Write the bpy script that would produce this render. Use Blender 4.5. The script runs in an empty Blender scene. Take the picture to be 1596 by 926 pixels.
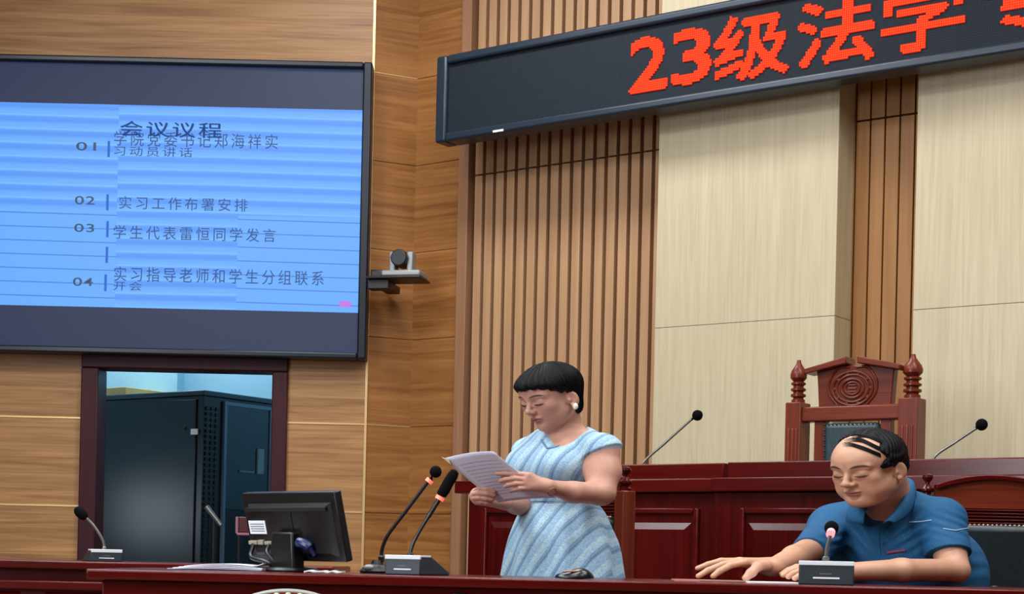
import bpy, bmesh, math, random
import numpy as np
from mathutils import Vector, Matrix

# ------------------------------------------------------------------ camera, light, exposure
scene = bpy.context.scene
COL = scene.collection
F = 2600.0                      # focal length in pixels of a 1596 px wide frame
PX, PY = 798.0, 873.0           # where the level optical axis meets the frame
RHO = 0.0226                    # camera roll
CZ = 0.7417                     # eye height
CR, SR = math.cos(RHO), math.sin(RHO)

cam_data = bpy.data.cameras.new('camera')
cam = bpy.data.objects.new('camera', cam_data)
COL.objects.link(cam)
cam_data.sensor_fit = 'HORIZONTAL'
cam_data.sensor_width = 36.0
cam_data.lens = 36.0 * F / 1596.0
cam_data.shift_x = 0.0
cam_data.shift_y = (PY - 463.0) / 1596.0
cam_data.clip_start = 0.05
cam.matrix_basis = Matrix(((CR, -SR, 0, 0), (0, 0, -1, 0), (SR, CR, 0, CZ), (0, 0, 0, 1)))
scene.camera = cam

scene.view_settings.view_transform = 'Standard'
scene.view_settings.look = 'None'
scene.view_settings.gamma = 1.0
scene.view_settings.use_curve_mapping = False
scene.view_settings.exposure = 0.12

world = bpy.data.worlds.new('world')
scene.world = world
world.use_nodes = True
bg = world.node_tree.nodes['Background']
bg.inputs[0].default_value = (0.80, 0.88, 1.0, 1)
bg.inputs[1].default_value = 0.12


def area_light(name, loc, size, size_y, power, color, rot=(0, 0, 0)):
    d = bpy.data.lights.new(name, 'AREA')
    d.shape = 'RECTANGLE'
    d.size, d.size_y = size, size_y
    d.energy = power
    d.color = color
    o = bpy.data.objects.new(name, d)
    o.location = loc
    o.rotation_euler = rot
    COL.objects.link(o)
    return o


COOL = (0.93, 0.97, 1.0)
for lx, ly, pw in ((-2.6, 1.2, 48), (0.0, 1.2, 48), (2.6, 1.2, 48),
                   (-2.6, 3.4, 48), (0.0, 3.4, 48), (2.6, 3.2, 48),
                   (1.7, 4.7, 40)):
    area_light('ceiling_panel_light', (lx, ly, 4.05), 1.2, 0.6, pw, COOL)
area_light('ceiling_strip_light', (-2.5, 5.1, 4.05), 2.0, 0.8, 88, COOL)
area_light('ceiling_strip_light', (-0.35, 6.75, 4.05), 2.2, 0.55, 62, COOL, (0, 0, math.radians(-35)))
area_light('window_daylight', (-4.3, 0.2, 2.3), 2.2, 1.8, 230, (0.86, 0.93, 1.0), (0, math.radians(-90), 0))
area_light('closet_lamp', (-2.2, 9.9, 2.9), 1.2, 0.7, 40, (0.66, 0.87, 1.0))
area_light('closet_window', (-3.66, 9.32, 1.0), 0.36, 0.45, 2.2, (0.8, 0.9, 1.0), (0, math.radians(-90), 0))


# ------------------------------------------------------------------ projection helpers
def ray(px, py):
    u, v = px - PX, PY - py
    return (u * CR - v * SR) / F, (u * SR + v * CR) / F


def P(px, py, Y):
    a, b = ray(px, py)
    return Vector((a * Y, Y, CZ + b * Y))


class Plane:
    """A vertical frame: local x along it to the right, local y into it, local z up."""
    def __init__(self, ox, oy, dx, dy):
        n = math.hypot(dx, dy)
        self.o, self.d = (ox, oy), (dx / n, dy / n)
        self.n = (-self.d[1], self.d[0])
        self.M = Matrix(((self.d[0], self.n[0], 0, ox), (self.d[1], self.n[1], 0, oy), (0, 0, 1, 0), (0, 0, 0, 1)))

    def hit(self, px, py, off=0.0):
        """local (x, z) where the sight line through a pixel meets the plane local y = off"""
        a, b = ray(px, py)
        ox, oy = self.o[0] + self.n[0] * off, self.o[1] + self.n[1] * off
        # (a*t, t) = o + s*d
        t = (ox * self.d[1] - oy * self.d[0]) / (a * self.d[1] - self.d[0])
        s = (a * t - ox) * self.d[0] + (t - oy) * self.d[1]
        return s, CZ + b * t

    def sx(self, px, py=450, off=0.0):
        return self.hit(px, py, off)[0]

    def sz(self, px, py, off=0.0):
        return self.hit(px, py, off)[1]


# ------------------------------------------------------------------ materials
def lin(c):
    out = []
    for v in c[:3]:
        v = v / 255.0
        out.append(v / 12.92 if v <= 0.04045 else ((v + 0.055) / 1.055) ** 2.4)
    return (out[0], out[1], out[2], 1.0)


def new_mat(name):
    m = bpy.data.materials.new(name)
    m.use_nodes = True
    nt = m.node_tree
    return m, nt, nt.nodes['Principled BSDF']


def plain(name, c, rough=0.5, metal=0.0, spec=0.5, noise=0.0, nscale=40.0, bump=0.0, emit=None, estr=0.0, coat=0.0):
    m, nt, b = new_mat(name)
    b.inputs['Base Color'].default_value = lin(c)
    b.inputs['Roughness'].default_value = rough
    b.inputs['Metallic'].default_value = metal
    b.inputs['Specular IOR Level'].default_value = spec
    b.inputs['Coat Weight'].default_value = coat
    if emit is not None:
        b.inputs['Emission Color'].default_value = lin(emit)
        b.inputs['Emission Strength'].default_value = estr
    if noise or bump:
        tc = nt.nodes.new('ShaderNodeTexCoord')
        n = nt.nodes.new('ShaderNodeTexNoise')
        n.inputs['Scale'].default_value = nscale
        n.inputs['Detail'].default_value = 6
        nt.links.new(tc.outputs['Object'], n.inputs['Vector'])
        if noise:
            r = nt.nodes.new('ShaderNodeValToRGB')
            k = [max(0, v * (1 - noise)) for v in c]
            l = [min(255, v * (1 + noise)) for v in c]
            r.color_ramp.elements[0].position, r.color_ramp.elements[1].position = 0.3, 0.7
            r.color_ramp.elements[0].color, r.color_ramp.elements[1].color = lin(k), lin(l)
            nt.links.new(n.outputs['Fac'], r.inputs['Fac'])
            nt.links.new(r.outputs['Color'], b.inputs['Base Color'])
        if bump:
            bp = nt.nodes.new('ShaderNodeBump')
            bp.inputs['Strength'].default_value = bump
            bp.inputs['Distance'].default_value = 0.002
            nt.links.new(n.outputs['Fac'], bp.inputs['Height'])
            nt.links.new(bp.outputs['Normal'], b.inputs['Normal'])
    return m


def wood(name, dark, light, axis='X', along=1.0, across=24.0, rough=0.45, fine=0.35, contrast=(0.32, 0.68), dist=0.6, coat=0.0, spec=0.4):
    """Long grain along one local axis: broad bands plus fine fibres."""
    m, nt, b = new_mat(name)
    L = nt.links.new
    tc = nt.nodes.new('ShaderNodeTexCoord')
    mp = nt.nodes.new('ShaderNodeMapping')
    sc = [across, across, across]
    sc['XYZ'.index(axis)] = along
    mp.inputs['Scale'].default_value = sc
    L(tc.outputs['Object'], mp.inputs['Vector'])
    n1 = nt.nodes.new('ShaderNodeTexNoise')
    n1.inputs['Scale'].default_value = 1.0
    n1.inputs['Detail'].default_value = 5
    n1.inputs['Roughness'].default_value = 0.6
    n1.inputs['Distortion'].default_value = dist
    L(mp.outputs['Vector'], n1.inputs['Vector'])
    mp2 = nt.nodes.new('ShaderNodeMapping')
    mp2.inputs['Scale'].default_value = [v * (5.5 if i != 'XYZ'.index(axis) else 2.5) for i, v in enumerate(sc)]
    L(tc.outputs['Object'], mp2.inputs['Vector'])
    n2 = nt.nodes.new('ShaderNodeTexNoise')
    n2.inputs['Scale'].default_value = 1.0
    n2.inputs['Detail'].default_value = 3
    L(mp2.outputs['Vector'], n2.inputs['Vector'])
    mx = nt.nodes.new('ShaderNodeMix')
    mx.data_type = 'FLOAT'
    mx.inputs[0].default_value = fine
    L(n1.outputs['Fac'], mx.inputs[2])
    L(n2.outputs['Fac'], mx.inputs[3])
    r = nt.nodes.new('ShaderNodeValToRGB')
    r.color_ramp.elements[0].position, r.color_ramp.elements[1].position = contrast
    r.color_ramp.elements[0].color, r.color_ramp.elements[1].color = lin(dark), lin(light)
    L(mx.outputs[0], r.inputs['Fac'])
    L(r.outputs['Color'], b.inputs['Base Color'])
    b.inputs['Roughness'].default_value = rough
    b.inputs['Specular IOR Level'].default_value = spec
    b.inputs['Coat Weight'].default_value = coat
    b.inputs['Coat Roughness'].default_value = 0.15
    return m


M = {}
M['panel_wood'] = wood('panel_wood', (124, 78, 40), (190, 142, 90), 'X', 0.9, 20.0, 0.42, 0.3, (0.30, 0.65), 1.0)
M['corner_wood_shaded'] = wood('corner_wood_shaded', (118, 70, 30), (172, 118, 64), 'X', 1.1, 17.0, 0.42, 0.3, (0.30, 0.66), 1.2)  # panel wood toned darker: shade of the turned walls is in the colour
M['slat_wood'] = wood('slat_wood', (164, 120, 84), (196, 154, 114), 'Z', 0.8, 16.0, 0.5, 0.3, (0.3, 0.7), 0.3)
M['slat_dark'] = plain('slat_dark', (112, 74, 44), 0.7)
M['slat_amber'] = wood('slat_amber', (140, 92, 46), (172, 120, 66), 'Z', 0.8, 16.0, 0.5, 0.3, (0.3, 0.7), 0.3)
M['beige_wood'] = wood('beige_wood', (180, 164, 131), (205, 189, 157), 'Z', 1.2, 34.0, 0.5, 0.35, (0.28, 0.66), 1.6)
M['trim_wood'] = wood('trim_wood', (140, 98, 70), (166, 122, 90), 'Z', 0.8, 20.0, 0.5)
M['brass'] = plain('brass', (224, 190, 130), 0.35, 0.6)
M['red_wood'] = wood('red_wood', (56, 5, 4), (98, 14, 10), 'X', 0.9, 22.0, 0.22, 0.4, (0.3, 0.7), 0.6, spec=0.26)
M['red_wood_up'] = wood('red_wood_up', (52, 5, 4), (88, 12, 9), 'Z', 0.9, 22.0, 0.22, 0.4, (0.3, 0.7), 0.6, spec=0.26)
M['chair_wood'] = wood('chair_wood', (86, 28, 15), (130, 54, 31), 'Z', 1.2, 30.0, 0.3, 0.4, (0.3, 0.7), 0.6, spec=0.3)
M['chair_wood_x'] = wood('chair_wood_x', (86, 28, 15), (130, 54, 31), 'X', 1.2, 30.0, 0.3, 0.4, (0.3, 0.7), 0.6, spec=0.3)
M['door_wood'] = wood('door_wood', (46, 12, 20), (70, 20, 28), 'Z', 0.9, 20.0, 0.45, 0.4, spec=0.25)
M['leather'] = plain('leather', (22, 32, 36), 0.36, 0, 0.5, 0.12, 60, 0.25)
M['teal_leather'] = plain('teal_leather', (30, 52, 56), 0.38, 0, 0.5, 0.12, 60, 0.25)
M['black_plastic'] = plain('black_plastic', (9, 10, 12), 0.42)
M['dark_plastic'] = plain('dark_plastic', (34, 37, 44), 0.42)
M['grey_metal'] = plain('grey_metal', (120, 118, 112), 0.35, 0.7)
M['dark_metal'] = plain('dark_metal', (48, 46, 46), 0.35, 0.6)
M['silver'] = plain('silver', (150, 152, 150), 0.45, 0.3)
M['foam'] = plain('foam', (10, 11, 13), 0.95, 0, 0.1, 0.3, 400, 0.6)
M['slate_plastic'] = plain('slate_plastic', (46, 56, 62), 0.45)
M['pale_plastic'] = plain('pale_plastic', (226, 232, 234), 0.35)
M['paper'] = plain('paper', (214, 214, 228), 0.8, noise=0.02, nscale=8)
M['white_paper'] = plain('white_paper', (232, 232, 236), 0.8, noise=0.02, nscale=8)
M['ink'] = plain('ink', (150, 150, 172), 0.9)
M['white_mark'] = plain('white_mark', (236, 238, 240), 0.6)
M['plaster'] = plain('plaster', (206, 214, 220), 0.9, noise=0.02, nscale=4)
M['closet_paint'] = plain('closet_paint', (158, 200, 218), 0.9)
M['hall_wall'] = plain('hall_wall', (66, 50, 40), 0.8, noise=0.05, nscale=4)
M['ceiling'] = plain('ceiling', (226, 226, 224), 0.9)
M['floor'] = plain('floor', (120, 100, 84), 0.5, noise=0.06, nscale=3)
M['frame_navy'] = plain('frame_navy', (14, 24, 36), 0.3)
M['glow_ring'] = plain('glow_ring', (240, 150, 130), 0.4, emit=(255, 96, 70), estr=0.9)
M['cardboard'] = plain('cardboard', (190, 168, 110), 0.8, noise=0.05, nscale=12)
M['rack_black'] = plain('rack_black', (4, 15, 26), 0.30, 0.0, 0.5)
M['rack_glass'] = plain('rack_glass', (14, 44, 58), 0.08, 0.0, 0.6)
M['rack_trim'] = plain('rack_trim', (88, 112, 128), 0.4, 0.4)


# ------------------------------------------------------------------ mesh helpers
def box(bm, x0, x1, y0, y1, z0, z1, mi=0):
    vs = [bm.verts.new((x, y, z)) for x in (x0, x1) for y in (y0, y1) for z in (z0, z1)]
    for f in ((0, 1, 3, 2), (4, 6, 7, 5), (0, 4, 5, 1), (2, 3, 7, 6), (0, 2, 6, 4), (1, 5, 7, 3)):
        bm.faces.new([vs[i] for i in f]).material_index = mi
    return vs


def prism(bm, pts, y0, y1, mi=0):
    """polygon in local x,z pushed through local y"""
    a = [bm.verts.new((p[0], y0, p[1])) for p in pts]
    b = [bm.verts.new((p[0], y1, p[1])) for p in pts]
    n = len(pts)
    bm.faces.new(a).material_index = mi
    bm.faces.new(b[::-1]).material_index = mi
    for i in range(n):
        bm.faces.new((a[i], b[i], b[(i + 1) % n], a[(i + 1) % n])).material_index = mi


def frustum(bm, x0, x1, z0, z1, y0, xi, zi, y1, mi=0):
    """raised field: outer rectangle at y0, inner (inset xi, zi) at y1"""
    o = [bm.verts.new(p) for p in ((x0, y0, z0), (x1, y0, z0), (x1, y0, z1), (x0, y0, z1))]
    i = [bm.verts.new(p) for p in ((x0 + xi, y1, z0 + zi), (x1 - xi, y1, z0 + zi), (x1 - xi, y1, z1 - zi), (x0 + xi, y1, z1 - zi))]
    bm.faces.new(i).material_index = mi
    bm.faces.new(o[::-1]).material_index = mi
    for k in range(4):
        bm.faces.new((o[k], o[(k + 1) % 4], i[(k + 1) % 4], i[k])).material_index = mi


def tube(bm, pts, rad, seg=12, mi=0, flat=1.0):
    pts = [Vector(p) for p in pts]
    if not hasattr(rad, '__len__'):
        rad = [rad] * len(pts)
    rings = []
    ref = Vector((0, 1, 0.13))
    for i, p in enumerate(pts):
        t = (pts[min(i + 1, len(pts) - 1)] - pts[max(i - 1, 0)]).normalized()
        if abs(t.dot(ref.normalized())) > 0.95:
            ref = Vector((1, 0, 0.2))
        n = t.cross(ref).normalized()
        b = t.cross(n).normalized()
        rings.append([bm.verts.new(p + (n * math.cos(a) + b * math.sin(a) * flat) * rad[i]) for a in [2 * math.pi * k / seg for k in range(seg)]])
    for r0, r1 in zip(rings, rings[1:]):
        for k in range(seg):
            bm.faces.new((r0[k], r0[(k + 1) % seg], r1[(k + 1) % seg], r1[k])).material_index = mi
    bm.faces.new(rings[0][::-1]).material_index = mi
    bm.faces.new(rings[-1]).material_index = mi


def lathe(bm, prof, cx=0, cy=0, seg=20, mi=0):
    """profile of (radius, z) about a vertical axis"""
    rings = []
    for r, z in prof:
        rings.append([bm.verts.new((cx + r * math.cos(2 * math.pi * k / seg), cy + r * math.sin(2 * math.pi * k / seg), z)) for k in range(seg)])
    for r0, r1 in zip(rings, rings[1:]):
        for k in range(seg):
            bm.faces.new((r0[k], r0[(k + 1) % seg], r1[(k + 1) % seg], r1[k])).material_index = mi
    bm.faces.new(rings[0][::-1]).material_index = mi
    bm.faces.new(rings[-1]).material_index = mi


def ball(bm, c, r, sx=1, sy=1, sz=1, u=16, v=10):
    Mx = Matrix.Translation(Vector(c)) @ Matrix.Diagonal((sx, sy, sz, 1))
    bmesh.ops.create_uvsphere(bm, u_segments=u, v_segments=v, radius=r, matrix=Mx)


def curve_pts(ctrl, n=24):
    """Catmull-Rom through control points"""
    c = [Vector(p) for p in ctrl]
    c = [c[0] * 2 - c[1]] + c + [c[-1] * 2 - c[-2]]
    out = []
    k = len(c) - 3
    for i in range(k):
        for j in range(n // k):
            t = j / (n // k)
            a, b, d, e = c[i], c[i + 1], c[i + 2], c[i + 3]
            out.append(0.5 * ((2 * b) + (d - a) * t + (2 * a - 5 * b + 4 * d - e) * t * t + (3 * b - a - 3 * d + e) * t ** 3))
    out.append(c[-2])
    return out


def finish(me, smooth=35):
    if smooth:
        for p in me.polygons:
            p.use_smooth = True
        me.set_sharp_from_angle(angle=math.radians(smooth))


def mk(name, bm, mat, parent=None, frame=None, bevel=0.0, seg=2, smooth=35):
    bmesh.ops.recalc_face_normals(bm, faces=bm.faces)
    me = bpy.data.meshes.new(name)
    bm.to_mesh(me)
    bm.free()
    for m_ in (mat if isinstance(mat, (list, tuple)) else [mat]):
        me.materials.append(m_)
    finish(me, smooth)
    o = bpy.data.objects.new(name, me)
    COL.objects.link(o)
    if parent is not None:
        o.parent = parent
    if frame is not None:
        o.matrix_basis = frame
    if bevel:
        md = o.modifiers.new('bevel', 'BEVEL')
        md.width, md.segments, md.limit_method, md.angle_limit = bevel, seg, 'ANGLE', math.radians(40)
        md.harden_normals = False
    return o


def tag(o, label, cat, group=None, kind=None):
    o['label'], o['category'] = label, cat
    if group:
        o['group'] = group
    if kind:
        o['kind'] = kind
    return o


def thing(name, label, cat, frame, group=None):
    o = bpy.data.objects.new(name, None)
    o.empty_display_size = 0.05
    COL.objects.link(o)
    o.matrix_basis = frame
    return tag(o, label, cat, group)


def struct(name, bm, mat, frame=None, bevel=0.0, parent=None, smooth=35):
    o = mk(name, bm, mat, parent, frame, bevel, smooth=smooth)
    if parent is None:
        o['kind'] = 'structure'
    return o


def T(v, yaw=0.0):
    return Matrix.Translation(Vector(v)) @ Matrix.Rotation(yaw, 4, 'Z')


def BM():
    return bmesh.new()


def glyphs(body, bold=0.0, space=1.0):
    """2D outline mesh of a line of writing: verts (x, y) and faces"""
    c = bpy.data.curves.new('writing', 'FONT')
    c.body = body
    c.offset = bold
    c.space_character = space
    o = bpy.data.objects.new('writing', c)
    COL.objects.link(o)
    dg = bpy.context.evaluated_depsgraph_get()
    me = bpy.data.meshes.new_from_object(o.evaluated_get(dg))
    v = [(p.co.x, p.co.y) for p in me.vertices]
    f = [tuple(p.vertices) for p in me.polygons]
    bpy.data.objects.remove(o)
    bpy.data.curves.remove(c)
    bpy.data.meshes.remove(me)
    return v, f


def write(bm, body, x0, x1, z0, z1, y, bold=0.0, mi=0, slope=0.0, space=1.0):
    """writing fitted to a rectangle in local x,z at depth y"""
    v, f = glyphs(body, bold, space)
    ax, bx = min(p[0] for p in v), max(p[0] for p in v)
    ay, by = min(p[1] for p in v), max(p[1] for p in v)
    vs = []
    for p in v:
        x = x0 + (p[0] - ax) / (bx - ax) * (x1 - x0)
        z = z0 + (p[1] - ay) / (by - ay) * (z1 - z0) + slope * (x - x0)
        vs.append(bm.verts.new((x, y, z)))
    for q in f:
        try:
            bm.faces.new([vs[i] for i in q]).material_index = mi
        except ValueError:
            pass

# ------------------------------------------------------------------ the room
CEIL = 4.2
LW = Plane(0.0, 8.5, 1, 0)                                   # wall with the video wall and door
ex = P(574, 500, 8.5).x                                      # its right edge
RW = Plane(ex, 8.5, 5300, 2600)                              # return panel
# inner corner where the return meets the stage wall
ca = ray(645, 400)[0]
tt = (RW.o[0] * RW.d[1] - RW.o[1] * RW.d[0]) / (ca * RW.d[1] - RW.d[0])
FW = Plane(ca * tt, tt, 0.818, -0.575)                       # stage wall
ret_len = math.hypot(FW.o[0] - RW.o[0], FW.o[1] - RW.o[1])
FLEN = 6.0
fx, fy = FW.o[0] + FW.d[0] * FLEN, FW.o[1] + FW.d[1] * FLEN
XL, YB = -4.4, -3.0

bm = BM(); box(bm, XL - 0.1, fx + 0.1, YB - 0.1, 11.0, -0.1, 0.0)
struct('floor', bm, M['floor'])
bm = BM(); box(bm, XL - 0.1, fx + 0.1, YB - 0.1, 11.0, CEIL, CEIL + 0.1)
struct('ceiling', bm, M['ceiling'])
bm = BM(); box(bm, XL - 0.1, XL, YB, 8.5, 0, CEIL)
struct('wall_left', bm, M['hall_wall'])
bm = BM(); box(bm, fx, fx + 0.1, YB, fy, 0, CEIL)
struct('wall_right', bm, M['hall_wall'])
bm = BM(); box(bm, XL, fx, YB - 0.1, YB, 0, CEIL)
struct('wall_back', bm, M['hall_wall'])

# screen wall with its doorway (opening in local coordinates)
dx0, dx1 = LW.sx(153, 700), LW.sx(423, 700)
dz1 = LW.sz(285, 577)
bm = BM()
g = 0.0
G_ = 0.03
box(bm, XL, dx0 - G_, 0, 0.14, 0, CEIL)
box(bm, dx1 + G_, ex, 0, 0.14, 0, CEIL)
box(bm, dx0 - G_, dx1 + G_, 0, 0.14, dz1 + G_, CEIL)
struct('wall_screen', bm, M['panel_wood'], LW.M)
seam = 0.449
z_lo = LW.sz(60, 650)
fl, fr = LW.sx(126, 700), LW.sx(447, 700)                     # outer edges of the door frame
ft = LW.sz(285, 556)
n = 0
for zz in (z_lo, z_lo - seam):
    for a, b in ((XL, fl), (fr, ex)):
        n += 1
        bm = BM(); box(bm, a, b, -0.003, 0.004, zz - 0.004, zz + 0.004)
        struct('trim_%d' % n, bm, M['brass'], LW.M)
n += 1
bm = BM(); box(bm, ex - 0.008, ex + 0.004, -0.006, 0.03, 0, CEIL)
struct('trim_%d' % n, bm, M['brass'], LW.M)
# door frame
bm = BM()
box(bm, fl, dx0, -0.03, 0.15, 0, dz1)
box(bm, dx1, fr, -0.03, 0.15, 0, dz1)
box(bm, fl, fr, -0.03, 0.15, dz1, ft)
struct('door_1', bm, M['door_wood'], LW.M, bevel=0.006)

# closet behind the doorway
bm = BM(); box(bm, -3.7, -1.0, 10.55, 10.65, 0, 3.0)
struct('wall_closet_rear', bm, M['closet_paint'])
cxx = P(284, 590, 10.5).x
bm = BM(); box(bm, -3.8, -3.7, 8.64, 10.65, 0, 3.0)
struct('wall_closet_left', bm, M['closet_paint'])
bm = BM(); box(bm, cxx - 0.9, cxx, 10.35, 10.55, 0, 3.0)
struct('wall_closet_pier', bm, M['closet_paint'])
bm = BM(); box(bm, -1.0, -0.9, 8.75, 10.65, 0, 3.0)
struct('wall_closet_right', bm, M['closet_paint'])
bm = BM(); box(bm, -3.8, -0.9, 8.64, 10.65, 3.0, 3.1)
struct('ceiling_closet', bm, M['ceiling'])

# return and corner panels of the inner corner, with grooves at each course
zs = [z_lo + seam * k for k in range(-2, 8)]
def panelled(name, L, plane, mat, x0=0.0):
    bm = BM()
    cuts = [0.0] + [z for z in zs if 0 < z < CEIL] + [CEIL]
    for a, b in zip(cuts, cuts[1:]):
        box(bm, x0, L, 0, 0.1, a + 0.002, b - 0.002)
    box(bm, x0, L, 0.006, 0.12, 0, CEIL)
    return struct(name, bm, mat, plane.M)
panelled('wall_return', ret_len, RW, M['corner_wood_shaded'])
s_trim0, s_slat0 = FW.sx(715, 500), FW.sx(733, 500)
panelled('wall_corner', s_trim0, FW, M['corner_wood_shaded'])
for zz in (zs[2], zs[6]):
    n += 1
    bm = BM(); box(bm, 0, ret_len - 0.004, -0.002, 0.004, zz - 0.0025, zz + 0.0025)
    struct('trim_%d' % n, bm, M['brass'], RW.M)

# stage wall backing, end board, slats and pale pilasters
bm = BM(); box(bm, s_trim0, FLEN, 0.035, 0.14, 0, CEIL)
struct('wall_front', bm, M['slat_dark'], FW.M)
n += 1
bm = BM(); box(bm, s_trim0, s_slat0 - 0.012, -0.03, 0.06, 0, CEIL)
struct('trim_%d' % n, bm, M['trim_wood'], FW.M, bevel=0.003)

PRO = 0.16
p1a, p1b = FW.sx(1022, 450, -PRO), FW.sx(1302, 450, -PRO)
p2a = FW.sx(1424, 450, -PRO)
p2b = p2a + (p1b - p1a) * 1.05
gz = FW.sz(880, 254)                                         # the groove across the slats
def slats(a, b, count, mat, gap):
    global n
    n += 1
    bm = BM()
    pitch = (b - a) / count
    for k in range(count):
        x0 = a + pitch * k + pitch * gap * 0.5
        x1 = a + pitch * (k + 1) - pitch * gap * 0.5
        box(bm, x0, x1, 0.0, 0.04, 0.0, gz - 0.004)
        box(bm, x0, x1, 0.0, 0.04, gz + 0.004, CEIL)
    struct('trim_%d' % n, bm, mat, FW.M, bevel=0.002, smooth=0)
slats(s_slat0, p1a + 0.01, 18, M['slat_wood'], 0.30)
slats(p1b - 0.06, p2a + 0.06, 7, M['slat_amber'], 0.10)
for a, b in ((p1a, p1b), (p2a, p2b)):
    n += 1
    bm = BM()
    zj = FW.sz(1500, 478, -PRO)
    cuts = [0, zj, zj + 1.25, CEIL]
    for c0, c1 in zip(cuts, cuts[1:]):
        box(bm, a, b, -PRO, 0.04, c0 + 0.0008, c1 - 0.0008)
    struct('trim_%d' % n, bm, M['beige_wood'], FW.M, bevel=0.002, smooth=0)
slats(p2b, FLEN, 3, M['slat_amber'], 0.10)

# ------------------------------------------------------------------ video wall screen
OFF = -0.10
sx0, sx1 = XL + 0.05, LW.sx(576, 330, OFF)
sz0, sz1 = LW.sz(575, 561, OFF), LW.sz(578, 99, OFF)
screen = thing('video_wall_screen', 'large video wall screen showing a pale blue meeting agenda slide', 'screen', LW.M @ Matrix.Translation((0, 0, sz0)))
def SL(px, py):                                              # slide pixel in screen-local coordinates
    a, b = LW.hit(px, py, OFF)
    return a, b - sz0
fw = 0.045
H_ = sz1 - sz0
bm = BM()
box(bm, sx1 - fw, sx1, OFF - 0.03, -0.004, 0, H_)
box(bm, sx0, sx0 + fw, OFF - 0.03, -0.004, 0, H_)
box(bm, sx0 + fw, sx1 - fw, OFF - 0.03, -0.004, 0, fw * 0.7)
box(bm, sx0 + fw, sx1 - fw, OFF - 0.03, -0.004, H_ - fw * 0.7, H_)
mk('frame', bm, M['frame_navy'], screen, bevel=0.008)
def screen_mat():
    m, nt, b = new_mat('slide_glow')
    L = nt.links.new
    def math_(op, a, b_=None, c=None):
        nd = nt.nodes.new('ShaderNodeMath'); nd.operation = op
        for i, v in enumerate((a, b_, c)):
            if v is None: continue
            if isinstance(v, (int, float)): nd.inputs[i].default_value = v
            else: L(v, nd.inputs[i])
        return nd.outputs[0]
    tc = nt.nodes.new('ShaderNodeTexCoord')
    sp = nt.nodes.new('ShaderNodeSeparateXYZ')
    L(tc.outputs['Object'], sp.inputs[0])
    X, Z = sp.outputs[0], sp.outputs[2]
    xa, xb = SL(183, 300)[0], SL(372, 300)[0]
    zm = SL(100, 330)[1]
    inB = math_('MULTIPLY', math_('GREATER_THAN', X, xa), math_('LESS_THAN', X, xb))
    inC = math_('GREATER_THAN', X, xb)
    inA = math_('LESS_THAN', X, xa)
    low = math_('LESS_THAN', Z, zm)
    # slanting sawtooth bands, each block of modules with its own phase
    per = 21.5 / F * 8.4
    ph = math_('ADD', math_('MULTIPLY', inB, 0.35), math_('MULTIPLY', inC, 0.62))
    tilt = math_('MULTIPLY', X, math_('ADD', 0.010, math_('MULTIPLY', inB, -0.012)))
    saw = math_('FRACT', math_('ADD', math_('DIVIDE', math_('ADD', Z, tilt), per), ph))
    r = nt.nodes.new('ShaderNodeValToRGB')
    els = r.color_ramp.elements
    els[0].position, els[0].color = 0.0, lin((104, 178, 255))
    els[1].position, els[1].color = 1.0, lin((98, 170, 255))
    for p, c in ((0.28, (96, 168, 255)), (0.45, (78, 148, 248)), (0.72, (84, 156, 252)), (0.86, (118, 190, 255))):
        e = els.new(p); e.color = lin(c)
    L(saw, r.inputs['Fac'])
    # calm lower zone of the outer blocks: even blue with thin dark rules
    rule = math_('GREATER_THAN', math_('FRACT', math_('ADD', math_('DIVIDE', math_('ADD', Z, tilt), per), 0.2)), 0.92)
    mixr = nt.nodes.new('ShaderNodeMix'); mixr.data_type = 'RGBA'
    mixr.inputs[6].default_value, mixr.inputs[7].default_value = lin((100, 173, 255)), lin((66, 128, 226))
    L(rule, mixr.inputs[0])
    calm = math_('MULTIPLY', low, math_('ADD', inA, inC))
    mx = nt.nodes.new('ShaderNodeMix'); mx.data_type = 'RGBA'
    L(calm, mx.inputs[0]); L(r.outputs['Color'], mx.inputs[6]); L(mixr.outputs[2], mx.inputs[7])
    b.inputs['Base Color'].default_value = (0.01, 0.01, 0.012, 1)
    b.inputs['Roughness'].default_value = 0.5
    L(mx.outputs[2], b.inputs['Emission Color'])
    b.inputs['Emission Strength'].default_value = 0.86
    return m
M['slide_glow'] = screen_mat()
M['led_dark'] = plain('led_dark', (12, 16, 30), 0.55, emit=(38, 54, 96), estr=0.5)
M['slide_ink'] = plain('slide_ink', (10, 20, 40), 0.6, emit=(38, 78, 150), estr=0.75)
M['slide_grey'] = plain('slide_grey', (10, 20, 30), 0.6, emit=(56, 84, 118), estr=0.75)
M['slide_bar'] = plain('slide_bar', (10, 20, 40), 0.6, emit=(36, 104, 214), estr=0.8)
M['slide_pink'] = plain('slide_pink', (60, 20, 60), 0.6, emit=(196, 124, 232), estr=0.8)
zt, zb = SL(300, 166)[1], SL(300, 482)[1]
xr = SL(562, 330)[0]
bm = BM(); box(bm, sx0 + fw, sx1 - fw, OFF, -0.004, fw * 0.7, H_ - fw * 0.7)
mk('display_panel', bm, M['led_dark'], screen)
bm = BM(); box(bm, sx0 + fw, xr, OFF - 0.002, OFF - 0.0002, zb, zt)
slide = mk('slide_image', bm, M['slide_glow'], screen)
def slide_text(name, body, x0, x1, y0, y1, mat, bold=0.0, space=1.35):
    bm = BM()
    xm, ym = (x0 + x1) / 2, (y0 + y1) / 2
    ax, bx = SL(x0, ym)[0], SL(x1, ym)[0]
    z1, z0 = SL(xm, y0)[1], SL(xm, y1)[1]
    write(bm, body, ax, bx, z0, z1, OFF - 0.0035, bold, space=space)
    return mk(name, bm, mat, slide, smooth=0)
slide_text('title_text', '会议议程', 187, 345, 190, 214, M['slide_ink'], 0.0, 1.15)
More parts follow.
